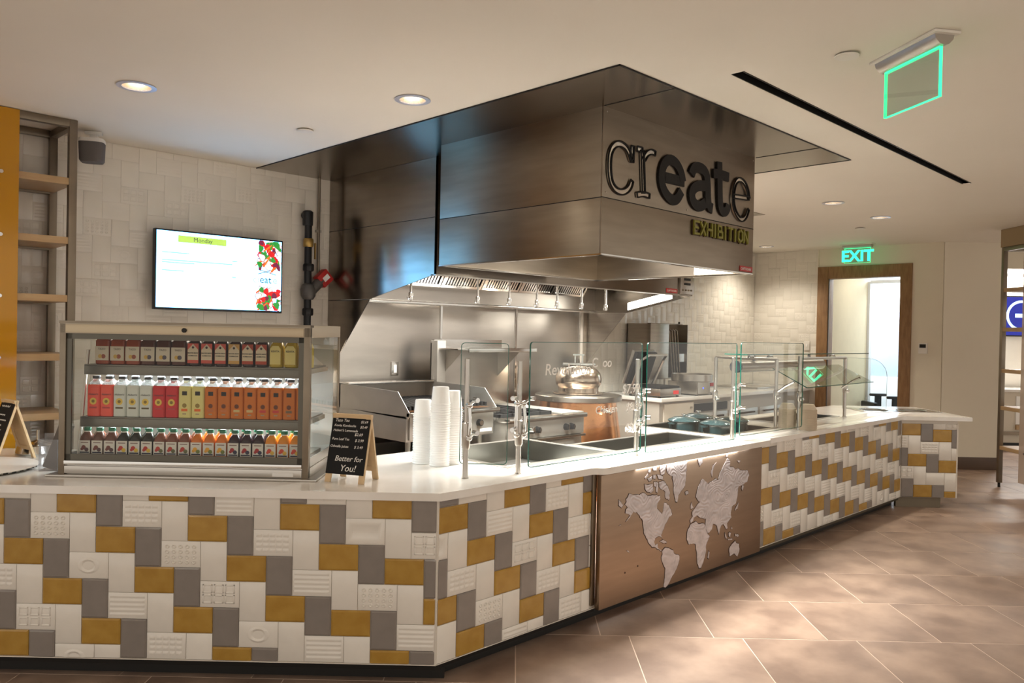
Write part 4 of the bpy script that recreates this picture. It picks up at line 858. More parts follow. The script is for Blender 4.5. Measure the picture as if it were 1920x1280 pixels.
for s_, u, c in (('c', .752, (206, 222, 222)), ('r', .790, (206, 222, 222)), ('eat', .812, (40, 50, 54)), ('e', .925, (180, 200, 204))):
    text(s_, 0.078, em('screen_ltr_%d' % c[0], c, 0.9), t, (sx(u), 5.6976, sz(.395)))
rv = random.Random(9); VEG = [((214, 36, 40), 5), ((52, 150, 60), 6), ((240, 240, 236), 5), ((240, 116, 40), 3), ((120, 40, 70), 2)]
def veg(u0, u1, v0, v1, n):
    for k in range(n):
        c = rv.choice([q for q, m in VEG for _ in range(m)]); u = rv.uniform(u0, u1); v = rv.uniform(v0, v1); a = rv.uniform(0, PI)
        rx = rv.uniform(.018, .034); rz = rv.uniform(.012, .026)
        if c == (240, 116, 40): rx, rz = .05, .007; a = rv.uniform(.6, 1.2)
        pts = []
        for i in range(12):
            ang = 2*PI*i/12; f = 1+0.18*math.sin(3*ang+k); px_ = rx*f*math.cos(ang); pz_ = rz*f*math.sin(ang)
            pts.append((min(SX1-.001, sx(u)+px_*math.cos(a)-pz_*math.sin(a)), max(SZ0+.001, min(SZ1-.001, sz(v)+px_*math.sin(a)+pz_*math.cos(a)))))
        o = MB().poly(pts, [], XZ(5.6988), 0, .0004+.00004*k).build('vegetable_print', em('veg_%02x%02x%02x' % c, c, 0.9), t)
        if c[0] > 200 and c[1] > 200:
            cx_ = sum(p[0] for p in pts)/12; cz_ = sum(p[1] for p in pts)/12
            MB().poly([(cx_+(a_-cx_)*1.12, cz_+(b_-cz_)*1.12) for a_, b_ in pts], [], XZ(5.6988), 0, .00036+.00004*k).build('rim_print', em('veg_rim', (150, 70, 110), 0.8), o)
veg(.80, .99, .60, .98, 72); veg(.80, .99, .03, .30, 54)
for u0, v0, u1, v1 in ((.80, .52, .95, .60), (.80, .58, .95, .52)): MB().poly(seg_outline((sx(u0), sz(v0)), (sx(u1), sz(v1)), .006), [], XZ(5.6988), 0, .0012).build('spoon_print', em('veg_spoon', (120, 120, 130), 0.8), t)
# ------------------------------------------------------------------ gas pipe with valve, conduit, speaker
t = thing('gas_pipe', 'black vertical gas pipe with valves on the wall right of the television', 'pipe', (3.335, 5.73, 1.3), world=True)
MB().tube([(3.325, 5.79, 2.525), (3.325, 5.745, 2.525), (3.327, 5.735, 2.515), (3.33, 5.73, 2.48), (3.335, 5.73, 1.30)], 0.030, 12).build('riser', PIPEB, t)
MB().lathe([(.040, 2.44), (.042, 2.45), (.042, 2.55), (.03, 2.56)], 14, 3.327, 5.735).build('elbow', PIPEB, t)
MB().lathe([(.036, 2.265), (.042, 2.275), (.042, 2.325), (.036, 2.335)], 12, 3.332, 5.73).build('ball_valve', BRASS, t)
MB().box(3.375, 3.385, 5.70, 5.712, 2.17, 2.30).build('valve_lever', BRASS, t)
for z in (2.10, 1.74): MB().lathe([(.040, z-.03), (.046, z-.02), (.046, z+.02), (.040, z+.03)], 8, 3.336, 5.73).build('union', PIPEB, t)
MB().lathe([(.04, 1.84), (.058, 1.87), (.062, 1.92), (.05, 1.96), (.036, 1.97)], 14, 3.338, 5.73).build('strainer_body', mat('cast_grey', (96, 92, 88), 0.5, 0.5), t)
MB().cyl((3.345, 5.725, 1.90), (3.45, 5.72, 2.0), 0.045, 0.042).build('strainer_arm', MATS['cast_grey'], t)
MB().box(-0.055, 0.055, -0.04, 0.04, -0.055, 0.055).build('red_actuator', RED, t, loc=(3.47-3.335, -0.01, 2.02-1.3), rot=(0, -0.75, 0), bev=0.006)
for o in t.children:
    if o.name.startswith('red_actuator'):
        o.data = MB().box(-0.055, 0.055, -0.04, 0.04, -0.055, 0.055).mesh('red_actuator', RED, 0.006)
        obj('actuator_label', MB().box(-0.025, 0.035, -0.0425, -0.04, -0.02, 0.02).mesh('actuator_label', PAPER), o)
t = thing('conduit', 'thin steel conduit running from the ceiling flange down to the red actuator', 'conduit', (3.452, 5.775, 2.0), world=True)
MB().cyl((3.452, 5.775, 2.06), (3.452, 5.775, 2.845), 0.011).build('tube', SHELFST, t); MB().box(3.43, 3.475, 5.77, 5.80, 2.40, 2.42).build('clip', STEELR, t)
t = thing('wall_speaker', 'small grey loudspeaker on a ceiling bracket next to the left shelving', 'speaker', (1.645, 5.52, 2.64), -0.5)
MB().loft([(0, .062, .052, 4), (.012, .070, .06, 4), (.125, .074, .064, 4)], 24).build('grille', GREYM, t)
MB().loft([(.1255, .076, .066, 4), (.150, .072, .062, 4)], 24).build('top_cap', WHITEP, t)
MB().box(-.02, .02, .02, .10, .15, .185).box(-.05, .05, .02, .06, .185, .208).build('bracket', WHITEP, t, bev=0.003)

# ------------------------------------------------------------------ shelving units
def shelving(nm, label, loc, rz, x0, x1, open_w, depth, H, header, shelf_z, panel_m, flip=1):
    """x from the open end (0) along -x; front at y=0"""
    t = thing(nm, label, 'shelving unit', loc, rz); p = 0.045
    for x in (0, -x1*flip):
        for y in (0, depth-p):
            MB().box(x-p if flip > 0 else x, x if flip > 0 else x+p, y, y+p, 0.05, H).build('post', SHELFST, t, bev=0.003)
            xx = x-p/2 if flip > 0 else x+p/2; MB().cyl((xx, y+p/2, 0), (xx, y+p/2, 0.05), 0.014).build('levelling_foot', DARKM, t)
    sgn = -1 if flip > 0 else 1
    def bx(u0, u1, *r):
        a, b = sorted((sgn*u0, sgn*u1)); return MB().box(a, b, *r)
    if header: bx(0, x1, -0.012, 0.02, H-header, H+0.0).build('header_panel', mat('header_brown', (150, 128, 96), 0.6), t)
    z1 = H-header if header else H
    bx(p, x1, 0, p, z1-p, z1).build('top_rail', SHELFST, t, bev=0.003); bx(p, x1, depth-p, depth, z1-p, z1).build('top_rail', SHELFST, t, bev=0.003)
    bx(0.003, p-0.003, p, depth-p, z1-p, z1).build('end_rail', SHELFST, t, bev=0.003)
    for z in shelf_z:
        bx(p*0.4, x1, 0.004, depth-0.004, z-0.042, z).build('shelf_board', WOOD, t, bev=0.003)
        bx(p, x1, depth-p*1.2, depth-0.01, z-0.055, z-0.043).build('shelf_rail', SHELFST, t)
    o = bx(open_w, x1, -0.022, -0.014, 0.12 if header else 0.0, H-(header or 0.0)-0.004).build('front_panel', panel_m, t)
    for z in shelf_z: MB().cyl((sgn*(open_w+0.09), -0.030, z-0.02), (sgn*(open_w+0.09), -0.004, z-0.02), 0.011).build('stand_off_bolt', STEELP, o)
    return t
shelving('shelving_unit', 'steel framed shelving with maple boards and an amber front panel on the far left', (1.507, 5.33, 0), 0, 0, 1.9, 0.315, 0.455, ZC-0.002, 0, (2.493, 2.132, 1.779, 1.422, 1.064, 0.66, 0.28), AMBER)
shelving('shelving_unit', 'steel framed shelving with maple boards and a milky front panel at the right edge', (*DL(5.372, 8.79), 0), math.radians(-135), 0, 1.5, 0.42, 0.45, ZC-0.002, 0.195, (2.20, 1.765, 1.31, 0.90, 0.46), SMOKEP, flip=-1)
# ------------------------------------------------------------------ things on the left worktop
def a_frame(label, l, s, rz, w, h, spread, face_m, lines, wood=PINE):
    """two hinged boards; front board leans back, faces local -y"""
    t = thing('chalkboard_sign', label, 'chalkboard', loc_d(l, s, ZT), rz); a = math.atan2(spread/2, h)
    def leaf(sgn, slate):
        T = lambda x, d, z: (x, sgn*(-(spread/2)+z*math.tan(a))+d*sgn, z)
        for x0, x1 in ((-w/2, -w/2+0.028), (w/2-0.028, w/2)):
            MB().add([T(x, d, z) for z in (0, h) for x, d in ((x0, 0), (x1, 0), (x1, 0.012), (x0, 0.012))], [(0, 3, 2, 1), (4, 5, 6, 7), (0, 1, 5, 4), (1, 2, 6, 5), (2, 3, 7, 6), (3, 0, 4, 7)]).build('leg', wood, t)
        for z0, z1 in ((h*0.13, h*0.20), (h-0.022, h)):
            MB().add([T(x, d, z) for z in (z0, z1) for x, d in ((-w/2+0.028, 0.001), (w/2-0.028, 0.001), (w/2-0.028, 0.011), (-w/2+0.028, 0.011))], [(0, 3, 2, 1), (4, 5, 6, 7), (0, 1, 5, 4), (1, 2, 6, 5), (2, 3, 7, 6), (3, 0, 4, 7)]).build('cross_bar', wood, t)
        b = MB().add([T(x, d, z) for z in (h*0.125, h-0.006) for x, d in ((-w/2, -0.003), (w/2-0.004, -0.003), (w/2-0.004, 0.0), (-w/2, 0.0))] if slate else
                     [T(x, d, z) for z in (h*0.2, h-0.022) for x, d in ((-w/2+0.028, 0.004), (w/2-0.028, 0.004), (w/2-0.028, 0.008), (-w/2+0.028, 0.008))],
                     [(0, 3, 2, 1), (4, 5, 6, 7), (0, 1, 5, 4), (1, 2, 6, 5), (2, 3, 7, 6), (3, 0, 4, 7)]).build('board', face_m if slate else wood, t)
        if slate:
            for s_, x, zf, sz_, al in lines:
                z = h*0.125+zf*h*0.855; p = T(x*w/2, -0.0042, z)
                if s_[0] == '~':     # illegible handwriting: a run of small chalk loops
                    n = len(s_)*3; MB().tube([T(x*w/2+k*sz_*0.22, -0.0042, z+sz_*0.5*abs(math.sin(k*1.9+len(s_)))*(1.0 if k % 5 else 1.5)) for k in range(n)], 0.0011, 5).build('chalk_writing', CHALK, b); continue
                text(s_, sz_, CHALK, b, p, 0, 0.22, al, 'chalk_writing', PI/2-a, 0.0002, 0.0001)
    leaf(1, True); leaf(-1, False)
    MB().box(-w/2, w/2, -0.010, 0.010, h-0.004, h+0.004).build('hinge_strip', wood, t); return t
a_frame('small chalkboard easel with drink prices reading Better for You beside the fridge', -0.775, 3.795, -PI/4-0.30, 0.205, 0.315, 0.16, SLATE,
        [('Tazo Tea', -.86, .90, .020, 'LEFT'), ('$2.69', .48, .89, .0165, 'LEFT'), ('Kevita Kombucha', -.88, .815, .0162, 'LEFT'), ('$3.49', .48, .80, .0165, 'LEFT'), ("Hubert's Lemonade", -.90, .73, .0165, 'LEFT'), ('$2.69', .24, .665, .019, 'LEFT'),
         ('Pure Leaf Tea', -.90, .58, .0165, 'LEFT'), ('$ 3.99', .30, .565, .018, 'LEFT'), ('Odwalla juices', -.94, .455, .0165, 'LEFT'), ('$ 3.49', .30, .45, .018, 'LEFT'), ('Better for', -.62, .225, .036, 'LEFT'), ('You!', -.30, .055, .044, 'LEFT')])
a_frame('small chalkboard easel with white writing at the left edge of the worktop', -2.705, 4.22, -PI/4-0.62, 0.165, 0.31, 0.20, SLATE,
        [('~~~~~~~', -.72, .88, .022, 'LEFT'), ('~~~~~~', -.6, .72, .017, 'LEFT'), ('~~~~~~~~~~', -.7, .62, .016, 'LEFT'), ('~~~~', -.4, .52, .016, 'LEFT'), ('~~~~~~~', -.6, .42, .016, 'LEFT'), ('~~~~~~~', -.7, .22, .016, 'LEFT'), ('~~~~~~~~', -.8, .10, .016, 'LEFT')])
x, y = 0.84, 4.62
t = thing('round_platter', 'low round white platter with a dashed rim at the left edge', 'platter', (x, y, ZT), world=True)
MB().lathe([(0.20, ZT), (0.27, ZT+0.002), (0.295, ZT+0.012), (0.30, ZT+0.016), (0.28, ZT+0.015)], 48, x, y).build('plate', mat('platter_white', (236, 230, 222), 0.3), t)
mb = MB()
for k in range(44):
    a = 2*PI*k/44; b_ = a+0.08; mb.add([(x+0.297*math.cos(q), y+0.297*math.sin(q), z) for q, z in ((a, ZT+0.0075), (b_, ZT+0.0075), (b_, ZT+0.0125), (a, ZT+0.0125))], [(0, 1, 2, 3)])
mb.build('dashed_rim', DARKM, t)
t = thing('brochure_holder', 'clear acrylic holder with leaflets leaning against the fridge side', 'brochure holder', loc_d(-2.292, 3.90, ZT), -PI/4+0.1)
MB().box(-.045, .045, -.03, -.027, 0, .155).box(-.045, -.042, -.03, .03, 0, .155).box(.042, .045, -.03, .03, 0, .155).box(-.045, .045, .027, .03, 0, .18).box(-.045, .045, -.03, .03, 0, .004).build('tray', ACRYL, t)
for k in range(4): MB().box(-.036, .036, -.001, .001, 0, .235).build('leaflet', mat('leaflet_%d' % (k % 2), [(96, 84, 74), (200, 190, 176)][k % 2], 0.6), t, loc=(.004*k-.008, .003+k*.004, .006), rot=(-.06, .33-.03*k, 0))
t = thing('steel_burner', 'small round steel warming burner behind the left chalkboard', 'burner', loc_d(-2.66, 4.40, ZT), -PI/4)
MB().lathe([(.10, 0), (.11, .01), (.10, .05), (.085, .055)], 28).build('body', STEELP, t)
MB().lathe([(.06, .055), (.02, .075), (.008, .078), (.008, .13)], 16).build('knob_stem', STEELP, t)
# stacks of upturned frosted cups
CUP = [(.0520, 0), (.0545, .001), (.0545, .006), (.0520, .0065), (.0500, .020), (.0435, .090), (.0410, .094)]
cm = MB().lathe(CUP, 26).mesh('cup', FROST)
for (l, s, n), lb in (((-.500, 4.335, 21), 'shortest'), ((-.398, 4.270, 27), 'tallest'), ((-.338, 4.345, 25), 'middle height')):
    for k in range(n):
        o = obj('plastic_cup', cm, None, loc_d(l+rn.uniform(-.0008, .0008), s, ZT+k*.0128)); p = 'top' if k == n-1 else ('%s from the bottom' % ORD[k])
        tag(o, 'upturned frosted plastic cup, %s, in the %s cup stack' % (p, lb), 'cup', 'upturned frosted cups stacked beside the corner glass')

# ------------------------------------------------------------------ sneeze guards
def gpost(label, x, y, top, arms, lower=True):
    t = thing('guard_post', label, 'guard post', (x, y, ZT), group='steel posts of the glass sneeze guard', world=True)
    MB().lathe([(.017, ZT), (.0175, ZT+.004), (.0135, ZT+.005), (.0135, 1.10)], 18, x, y).build('lower_tube', STEELR, t)
    MB().lathe([(.0125, 1.09), (.0125, top-.002), (.011, top)], 18, x, y).build('upper_tube', STEELR, t)
    MB().lathe([(.0155, 1.02), (.021, 1.03), (.0225, 1.095), (.0215, 1.15), (.0145, 1.155)], 18, x, y).build('collar', STEELR, t)
    for dx, dy in arms:
        d = Vector((dx, dy, 0)); n = d.normalized(); c = Vector((x, y, 0))
        for z in (1.08, 1.24):
            h = c+n*0.028+Vector((0, 0, z)); a = MB().ball(h, 0.017, 12)
            a.cyl(c+Vector((0, 0, z)), h, 0.011, n=10); o = a.build('swivel_joint', STEELP, t)
            e = c+d+Vector((0, 0, z+(0.03 if z > 1.2 else 0.03))); MB().cyl(h, e-n*0.008, 0.0075, 0.006, n=10).build('arm', STEELP, o)
            MB().cyl(e-n*0.016, e+n*0.016, 0.0125, n=14).build('glass_clamp', STEELP, o)
        MB().tube([c+n*0.028+Vector((0, 0, 1.08)), c+n*0.036+Vector((0, 0, 1.16)), c+n*0.028+Vector((0, 0, 1.24))], 0.009, 8).build('link_bar', STEELP, t)
    return t
YG = 2.785; DN = Vector((-1, -1, 0))/R2*0.065
gpost('guard post at the left end of the corner glass beside the cups', *DL(-.236, 3.905), 1.47, [(DN.x+.035, DN.y-.035)])
gpost('guard post standing at the worktop corner between two panes', 2.894, 2.857, 1.458, [(DN.x-.02, DN.y+.02), (0.02, YG-2.857)])
gpost('guard post in front of the copper oven, second along the straight run', 3.893, 2.846, 1.458, [(-.028, YG-2.846), (.028, YG-2.846)])
gpost('guard post in front of the dark pots', 5.027, 2.850, 1.459, [(-.04, YG-2.85), (.03, YG-2.85)])
def pane(label, fn, w, z0, z1, r=0.02):
    """fn(u)->(x,y); rounded corners, green polished edge"""
    out = []
    for cx_, cz_, a0 in ((w-r, z0+r, -PI/2), (w-r, z1-r, 0), (r, z1-r, PI/2), (r, z0+r, PI)):
        for k in range(5): out.append((cx_+r*math.cos(a0+k*PI/8), cz_+r*math.sin(a0+k*PI/8)))
    ca = Vector((*fn(1), 0))-Vector((*fn(0), 0)); nn = Vector((ca.y, -ca.x, 0)).normalized()
    f = lambda u, v, d: (fn(u)[0]+nn.x*d, fn(u)[1]+nn.y*d, v)
    base = (*fn(w/2), z0); t = thing('sneeze_screen', label, 'glass pane', base, group='upright glass panes of the sneeze guard', world=True)
    MB().poly(out, [], f, -0.003, 0.003).build('glass_sheet', GLASS, t)
    inn = []
    for cx_, cz_, a0 in ((w-r, z0+r, -PI/2), (w-r, z1-r, 0), (r, z1-r, PI/2), (r, z0+r, PI)):
        for k in range(5): inn.append((cx_+(r-.0035)*math.cos(a0+k*PI/8), cz_+(r-.0035)*math.sin(a0+k*PI/8)))
    MB().poly(out, [inn], f, -0.0036, 0.0036).build('polished_edge', GEDGE, t); return t
pane('narrow glass pane angled at the corner next to the cup stacks', lambda u: DL(-.274+u, 3.998), .243, .932, 1.548)
p2 = pane('tall glass pane with white handwritten menu in front of the copper oven', lambda u: (2.892+u, YG), .962, .915, 1.558)
pane('tall glass pane in front of the dark lidded pots', lambda u: (3.902+u, YG), 1.055, .895, 1.560)
pane('glass pane behind the paper bowl stacks, last of the straight run', lambda u: (5.012+u, YG), .965, .91, 1.566)
def pen(s_, x, z, sz_): text(s_, sz_, mat('pane_marker', (250, 248, 242), 0.7), p2, (x, YG-.0042, z), 0, 0.1, name='marker_writing', ext=0.0002, bold=0.0006)
pen('Revolution', 3.00, 1.385, .085); pen('C  oo', 3.38, 1.42, .075)
pen('$7.99', 3.66, 1.265, .075); pen('Chicken', 3.42, 1.16, .06); pen('$8.99', 3.70, 1.16, .068); pen('$9.99', 3.70, 1.04, .07)
# second guard with shelf and slanted pane
def upost(label, x, y, top):
    t = thing('guard_post', label, 'guard post', (x, y, ZT), group='plain posts of the far sneeze guard', world=True)
    MB().lathe([(.020, ZT), (.0205, ZT+.004), (.0145, ZT+.006), (.0145, top)], 16, x, y).build('tube', STEELR, t)
    MB().lathe([(.018, 1.10), (.022, 1.11), (.022, 1.17), (.016, 1.18)], 16, x, y).build('collar', STEELR, t)
    MB().ball((x-.02, y-.03, 1.12), .020).build('swivel_joint', STEELP, t); return t
upost('guard post between the two bowl stacks', 6.067, 2.853, 1.463); upost('rear guard post left of the bowl stacks', 6.05, 3.04, 1.43); upost('last guard post at the far right end', 7.45, 3.058, 1.43); upost('rear guard post behind the dark pots', 5.55, 3.30, 1.44)
t = thing('guard_shelf', 'flat glass shelf on tubes over the far serving wells', 'glass shelf', (6.2, 2.95, 1.43), world=True)
MB().box(5.20, 7.42, 2.84, 3.02, 1.474, 1.481).build('glass_sheet', GLASS, t)
MB().box(5.20, 7.42, 2.836, 2.840, 1.4735, 1.4815).box(5.196, 5.20, 2.836, 3.02, 1.4735, 1.4815).build('polished_edge', GEDGE, t)
MB().tube([(6.067, 2.853, 1.44), (7.45, 3.058, 1.43)], .0125, 10).tube([(6.05, 3.04, 1.43), (5.55, 3.30, 1.44)], .0125, 10).build('support_tube', STEELR, t)
for X in (5.42, 5.72, 6.85): MB().lathe([(.03, 1.45), (.022, 1.462), (.022, 1.474)], 14, X, 2.93).build('shelf_clip', STEELP, t)
t = thing('heat_lamp', 'long steel heat lamp tube under the far glass shelf', 'heat lamp', (6.4, 3.12, 1.36), world=True)
MB().cyl((5.62, 3.16, 1.37), (7.15, 3.16, 1.37), .045, n=18).build('reflector', STEELR, t)
MB().cyl((5.60, 3.16, 1.37), (5.63, 3.16, 1.37), .048, n=18).build('end_cap', mat('lamp_slate', (70, 76, 82), 0.5), t)
for X in (5.9, 6.9): MB().box(X-.01, X+.01, 3.15, 3.17, 1.41, 1.475).build('hanger', STEELR, t)
t = thing('slanted_pane', 'slanted glass pane reflecting the green exit sign over the far wells', 'glass pane', (6.7, 2.85, 1.2), world=True)
MB().add([(6.00, 2.76, 1.214), (7.34, 2.76, 1.219), (7.40, 3.10, 1.36), (6.10, 3.10, 1.35), (6.00, 2.762, 1.220), (7.34, 2.762, 1.225), (7.40, 3.102, 1.366), (6.10, 3.102, 1.356)], [(0, 3, 2, 1), (4, 5, 6, 7), (0, 1, 5, 4), (1, 2, 6, 5), (2, 3, 7, 6), (3, 0, 4, 7)]).build('glass_sheet', GLASS, t)
MB().tube([(6.10, 3.10, 1.353), (6.00, 2.76, 1.217), (7.34, 2.76, 1.222)], .004, 6).build('polished_edge', GEDGE, t)
for X in (6.05, 7.36): MB().tube([(X, 3.05, 1.15), (X-.01, 2.95, 1.22), (X-.02, 2.88, 1.255)], .010, 8).build('arm', STEELP, t)
out = rect(0, .42, 0, .50); t = thing('end_pane', 'clear rounded end pane at the far right of the sneeze guard', 'glass pane', (7.5, 2.9, .93), world=True)
q = [(2.70, .95), (3.10, .95), (3.10, 1.43), (2.86, 1.43)]+[(2.86-.16*math.sin(k*PI/12), 1.27+.16*math.cos(k*PI/12)) for k in range(1, 7)]
MB().poly(q, [], YZ(7.50), 0, .006).build('glass_sheet', GLASS, t)
MB().tube([(7.503, a_, b_) for a_, b_ in q], .0022, 6, closed=True).build('polished_edge', mat('pane_edge_pale', (170, 178, 172), 0.2), t)
# paper bowls, lidded pots
BWL = [(.030, 0), (.052, .002), (.066, .038), (.069, .040), (.067, .043), (.05, .010), (.0, .006)]
bm_ = MB().lathe([(.069, 0), (.070, .002), (.069, .004), (.064, .006), (.046, .042), (.040, .044)], 24).mesh('bowl', KRAFT)
for (X, Y, n), lb in (((6.10, 2.965, 26), 'left'), ((6.095, 2.790, 27), 'right')):
    for k in range(n):
        o = obj('paper_bowl', bm_, None, (X, Y, ZT+k*.0062)); p = 'top' if k == n-1 else '%s from the bottom' % ORD[k]
        tag(o, 'upturned kraft paper bowl, %s, in the %s bowl stack' % (p, lb), 'bowl', 'upturned kraft bowls stacked on the worktop')
for (X, Y, sc), lb in (((5.42, 3.50, 1.0), 'leftmost of the four dark teal lidded pots'), ((5.44, 3.22, 1.0), 'front dark teal lidded pot nearest the post'), ((5.76, 3.58, 1.0), 'rear dark teal lidded pot behind the others'), ((5.78, 3.27, 1.0), 'rightmost dark teal lidded pot')):
    t = thing('lidded_pot', lb+' in the serving well', 'pot', (X, Y, .815), -.2, group='dark teal lidded pots in the well')
    MB().lathe([(.10, 0), (.112, .006), (.118, .105), (.122, .108), (.122, .112)], 36).build('pot_body', TEAL, t)
    MB().lathe([(.126, .112), (.128, .116), (.120, .124), (.075, .142), (.02, .147)], 36).build('lid', TEAL, t)
    MB().lathe([(.008, .146), (.010, .156), (.022, .160), (.022, .166), (.012, .170)], 18).build('lid_knob', STEELP, t)
    for sx_ in (-1, 1): MB().loft([(.092, .02, .035, 3), (.105, .022, .04, 3)], 14, sx_*.132, 0).build('pot_handle', TEAL, t)
# ------------------------------------------------------------------ cooking line under the rear hood
t = thing('charbroiler', 'stainless charbroiler with tall side splash behind the cup stacks', 'charbroiler', (4.05, 5.2, .60), world=True)
bX0, bX1, bY0, bY1 = 3.60, 4.50, 4.72, 5.66
MB().box(bX0, bX1, bY0+.02, bY1, .765, .96).build('body', DULLST, t, bev=.003)
MB().box(bX0+.02, bX1-.02, bY0, bY0+.03, .78, .955).build('control_panel', DULLST, t, bev=.003)
SP = [(bY0-.02, .985), (bY0+.13, 1.14), (bY1, 1.158), (bY1, .96), (bY0, .94)]
MB().poly(SP, [], YZ(bX0), 0, .004).build('side_splash', DULLST, t); MB().poly(SP, [], YZ(bX1-.004), 0, .004).build('side_splash', DULLST, t)
MB().box(bX0, bX1, bY1-.02, bY1, .96, 1.158).build('back_splash', DULLST, t); MB().box(bX0, bX1, bY1-.14, bY1, 1.150, 1.168).build('splash_cap', STEELP, t, bev=.003)
MB().box(bX0, bX1, bY0-.06, bY0+.02, .955, .99).build('front_ledge', STEELP, t, bev=.004)
for k in range(20):
    X = bX0+.05+k*.041; MB().box(X, X+.020, bY0+.05, bY1-.10, 1.0, 1.030).build('grill_bar', GRILL, t)
MB().box(bX0+.02, bX1-.02, bY0+.04, bY1-.05, .965, .985).build('drip_bed', mat('grease_brown', (120, 80, 46), .5, .3), t)
for X in (4.16, 4.32): 
    o = MB().cyl((X, bY0, .87), (X, bY0-.03, .87), .030, .026, n=18).build('burner_knob', GRILL, t); MB().cyl((X, bY0-.03, .87), (X, bY0-.034, .87), .020, n=16).build('knob_face', STEELP, o)
MB().box(4.33, 4.46, bY0-.003, bY0, .795, .82).build('maker_plate', PAPER, t)
for x_ in (bX0+.08, bX1-.08):
    for y_ in (bY0+.10, bY1-.10): MB().cyl((x_, y_, .62), (x_, y_, .765), .018, .022).build('leg', DULLST, t)
t = thing('equipment_stand', 'low steel drawer base under the charbroiler', 'cabinet', (4.05, 5.1, 0), world=True)
MB().box(3.55, 4.50, 4.60, 5.66, .12, .60).build('body', mat('chef_base_steel', (120, 118, 114), .35, 1.0), t, bev=.003); MB().box(3.53, 4.50, 4.58, 5.68, .60, .62).build('top', STEELR, t, bev=.004)
for z in (.16, .38):
    o = MB().box(3.60, 4.45, 4.585, 4.60, z, z+.20).build('drawer', STEELR, t, bev=.003); MB().box(3.85, 4.2, 4.565, 4.585, z+.15, z+.17).build('drawer_handle', DARKM, o)
for X in (3.6, 4.45):
    for Y in (4.65, 5.6): MB().cyl((X, Y, 0), (X, Y, .12), .03).build('caster', DARKM, t)
t = thing('range', 'stainless gas range with black knobs and oven door in front of the copper oven', 'range', (5.0, 5.1, 0), world=True)
rX0, rX1, rY0, rY1 = 4.512, 5.50, 4.60, 5.60
MB().box(rX0+.01, rX1-.01, rY0+.02, rY1, .10, .86).build('body', DULLST, t, bev=.003)
MB().box(rX0, rX1, rY0-.04, rY1, .86, .90).build('cook_top', STEELP, t, bev=.008)
MB().box(rX0+.01, rX1-.01, rY0-.005, rY0+.02, .715, .855).build('control_panel', DULLST, t, bev=.003)
MB().box(rX0+.01, rX1-.01, rY0-.03, rY0+.02, .690, .712).build('panel_lip', STEELP, t, bev=.004)
dmesh = MB().box(rX0+.16, rX1-.14, rY0-.008, rY0+.02, .20, .675).build('oven_door', DULLST, t, bev=.004); MB().cyl((rX0+.26, rY0-.05, .60), (rX1-.22, rY0-.05, .60), .014).box(rX0+.30, rX0+.33, rY0-.05, rY0, .59, .61).box(rX1-.29, rX1-.26, rY0-.05, rY0, .59, .61).build('door_handle', STEELP, dmesh)
for X in (4.62, 4.80, 4.87, 5.24, 5.31):
    o = MB().cyl((X, rY0-.005, .785), (X, rY0-.045, .785), .030, .024, n=16).build('burner_knob', GRILL, t); MB().box(X-.004, X+.004, rY0-.055, rY0-.045, .76, .81).build('knob_grip', STEELP, o)
for X, Y in ((4.68, 4.85), (4.68, 5.25), (5.02, 4.85), (5.02, 5.25)):
    o = MB().box(X-.15, X+.15, Y-.006, Y+.006, .905, .925).box(X-.006, X+.006, Y-.15, Y+.15, .905, .925).box(X-.15, X+.15, Y-.15, Y-.135, .90, .922).box(X-.15, X+.15, Y+.135, Y+.15, .90, .922).box(X-.15, X-.135, Y-.15, Y+.15, .90, .922).box(X+.135, X+.15, Y-.15, Y+.15, .90, .922).build('burner_grate', GRILL, t)
    MB().lathe([(.05, .90), (.05, .908), (.03, .912)], 18, X, Y).build('burner_cap', GRILL, o)
MB().box(5.20, 5.49, 4.60, 5.58, .9005, .908).build('griddle_plate', DULLST, t)
MB().box(rX0, rX1, 5.58, 5.60, .90, 1.50).build('back_riser', STEELW, t, bev=.002)
MB().box(rX0, rX0+.10, 5.50, 5.60, .90, 1.52).build('flue_column', DULLST, t, bev=.003)
MB().box(rX0+.02, rX1+.02, 5.24, 5.60, 1.44, 1.455).box(rX0+.14, rX1+.02, 5.225, 5.24, 1.42, 1.46).build('high_shelf', STEELP, t, bev=.003)
MB().box(rX0+.02, rX1-.12, 5.57, 5.60, 1.455, 1.53).build('shelf_back', STEELP, t)
for X in (rX0+.10, rX1-.16): MB().poly([(5.26, 1.44), (5.58, 1.44), (5.58, 1.18)], [], YZ(X), 0, .004).build('shelf_bracket', STEELR, t)
for X in (rX0+.08, rX1-.08):
    for Y in (rY0+.1, rY1-.1): MB().cyl((X, Y, 0), (X, Y, .10), .022).build('leg', DULLST, t)
# copper tandoor with domed lid
tx, ty = 6.155, 5.235
t = thing('copper_oven', 'round hammered copper oven with steel rim and domed lid', 'tandoor oven', (tx, ty, 0), world=True)
MB().lathe([(.50, 0), (.50, .04), (.47, .30), (.43, .62), (.395, .86), (.385, .93)], 40, tx, ty).build('copper_body', COPPER, t)
MB().lathe([(.36, .930), (.43, .932), (.443, .940), (.443, .984), (.438, .990), (.23, .992)], 56, tx, ty).build('rim_table', STEEL, t)
lid = MB().lathe([(.24, .994), (.255, 1.0), (.255, 1.012), (.215, 1.018)], 48, tx, ty).build('lid_base', BRONZE, t)
MB().lathe([(.205, 1.018), (.205, 1.06), (.232, 1.10), (.236, 1.15), (.222, 1.205), (.185, 1.25), (.13, 1.275), (.05, 1.285)], 48, tx, ty).build('dome_lid', BRONZE, t)
a = -PI/4; ca, sa = math.cos(a), math.sin(a)
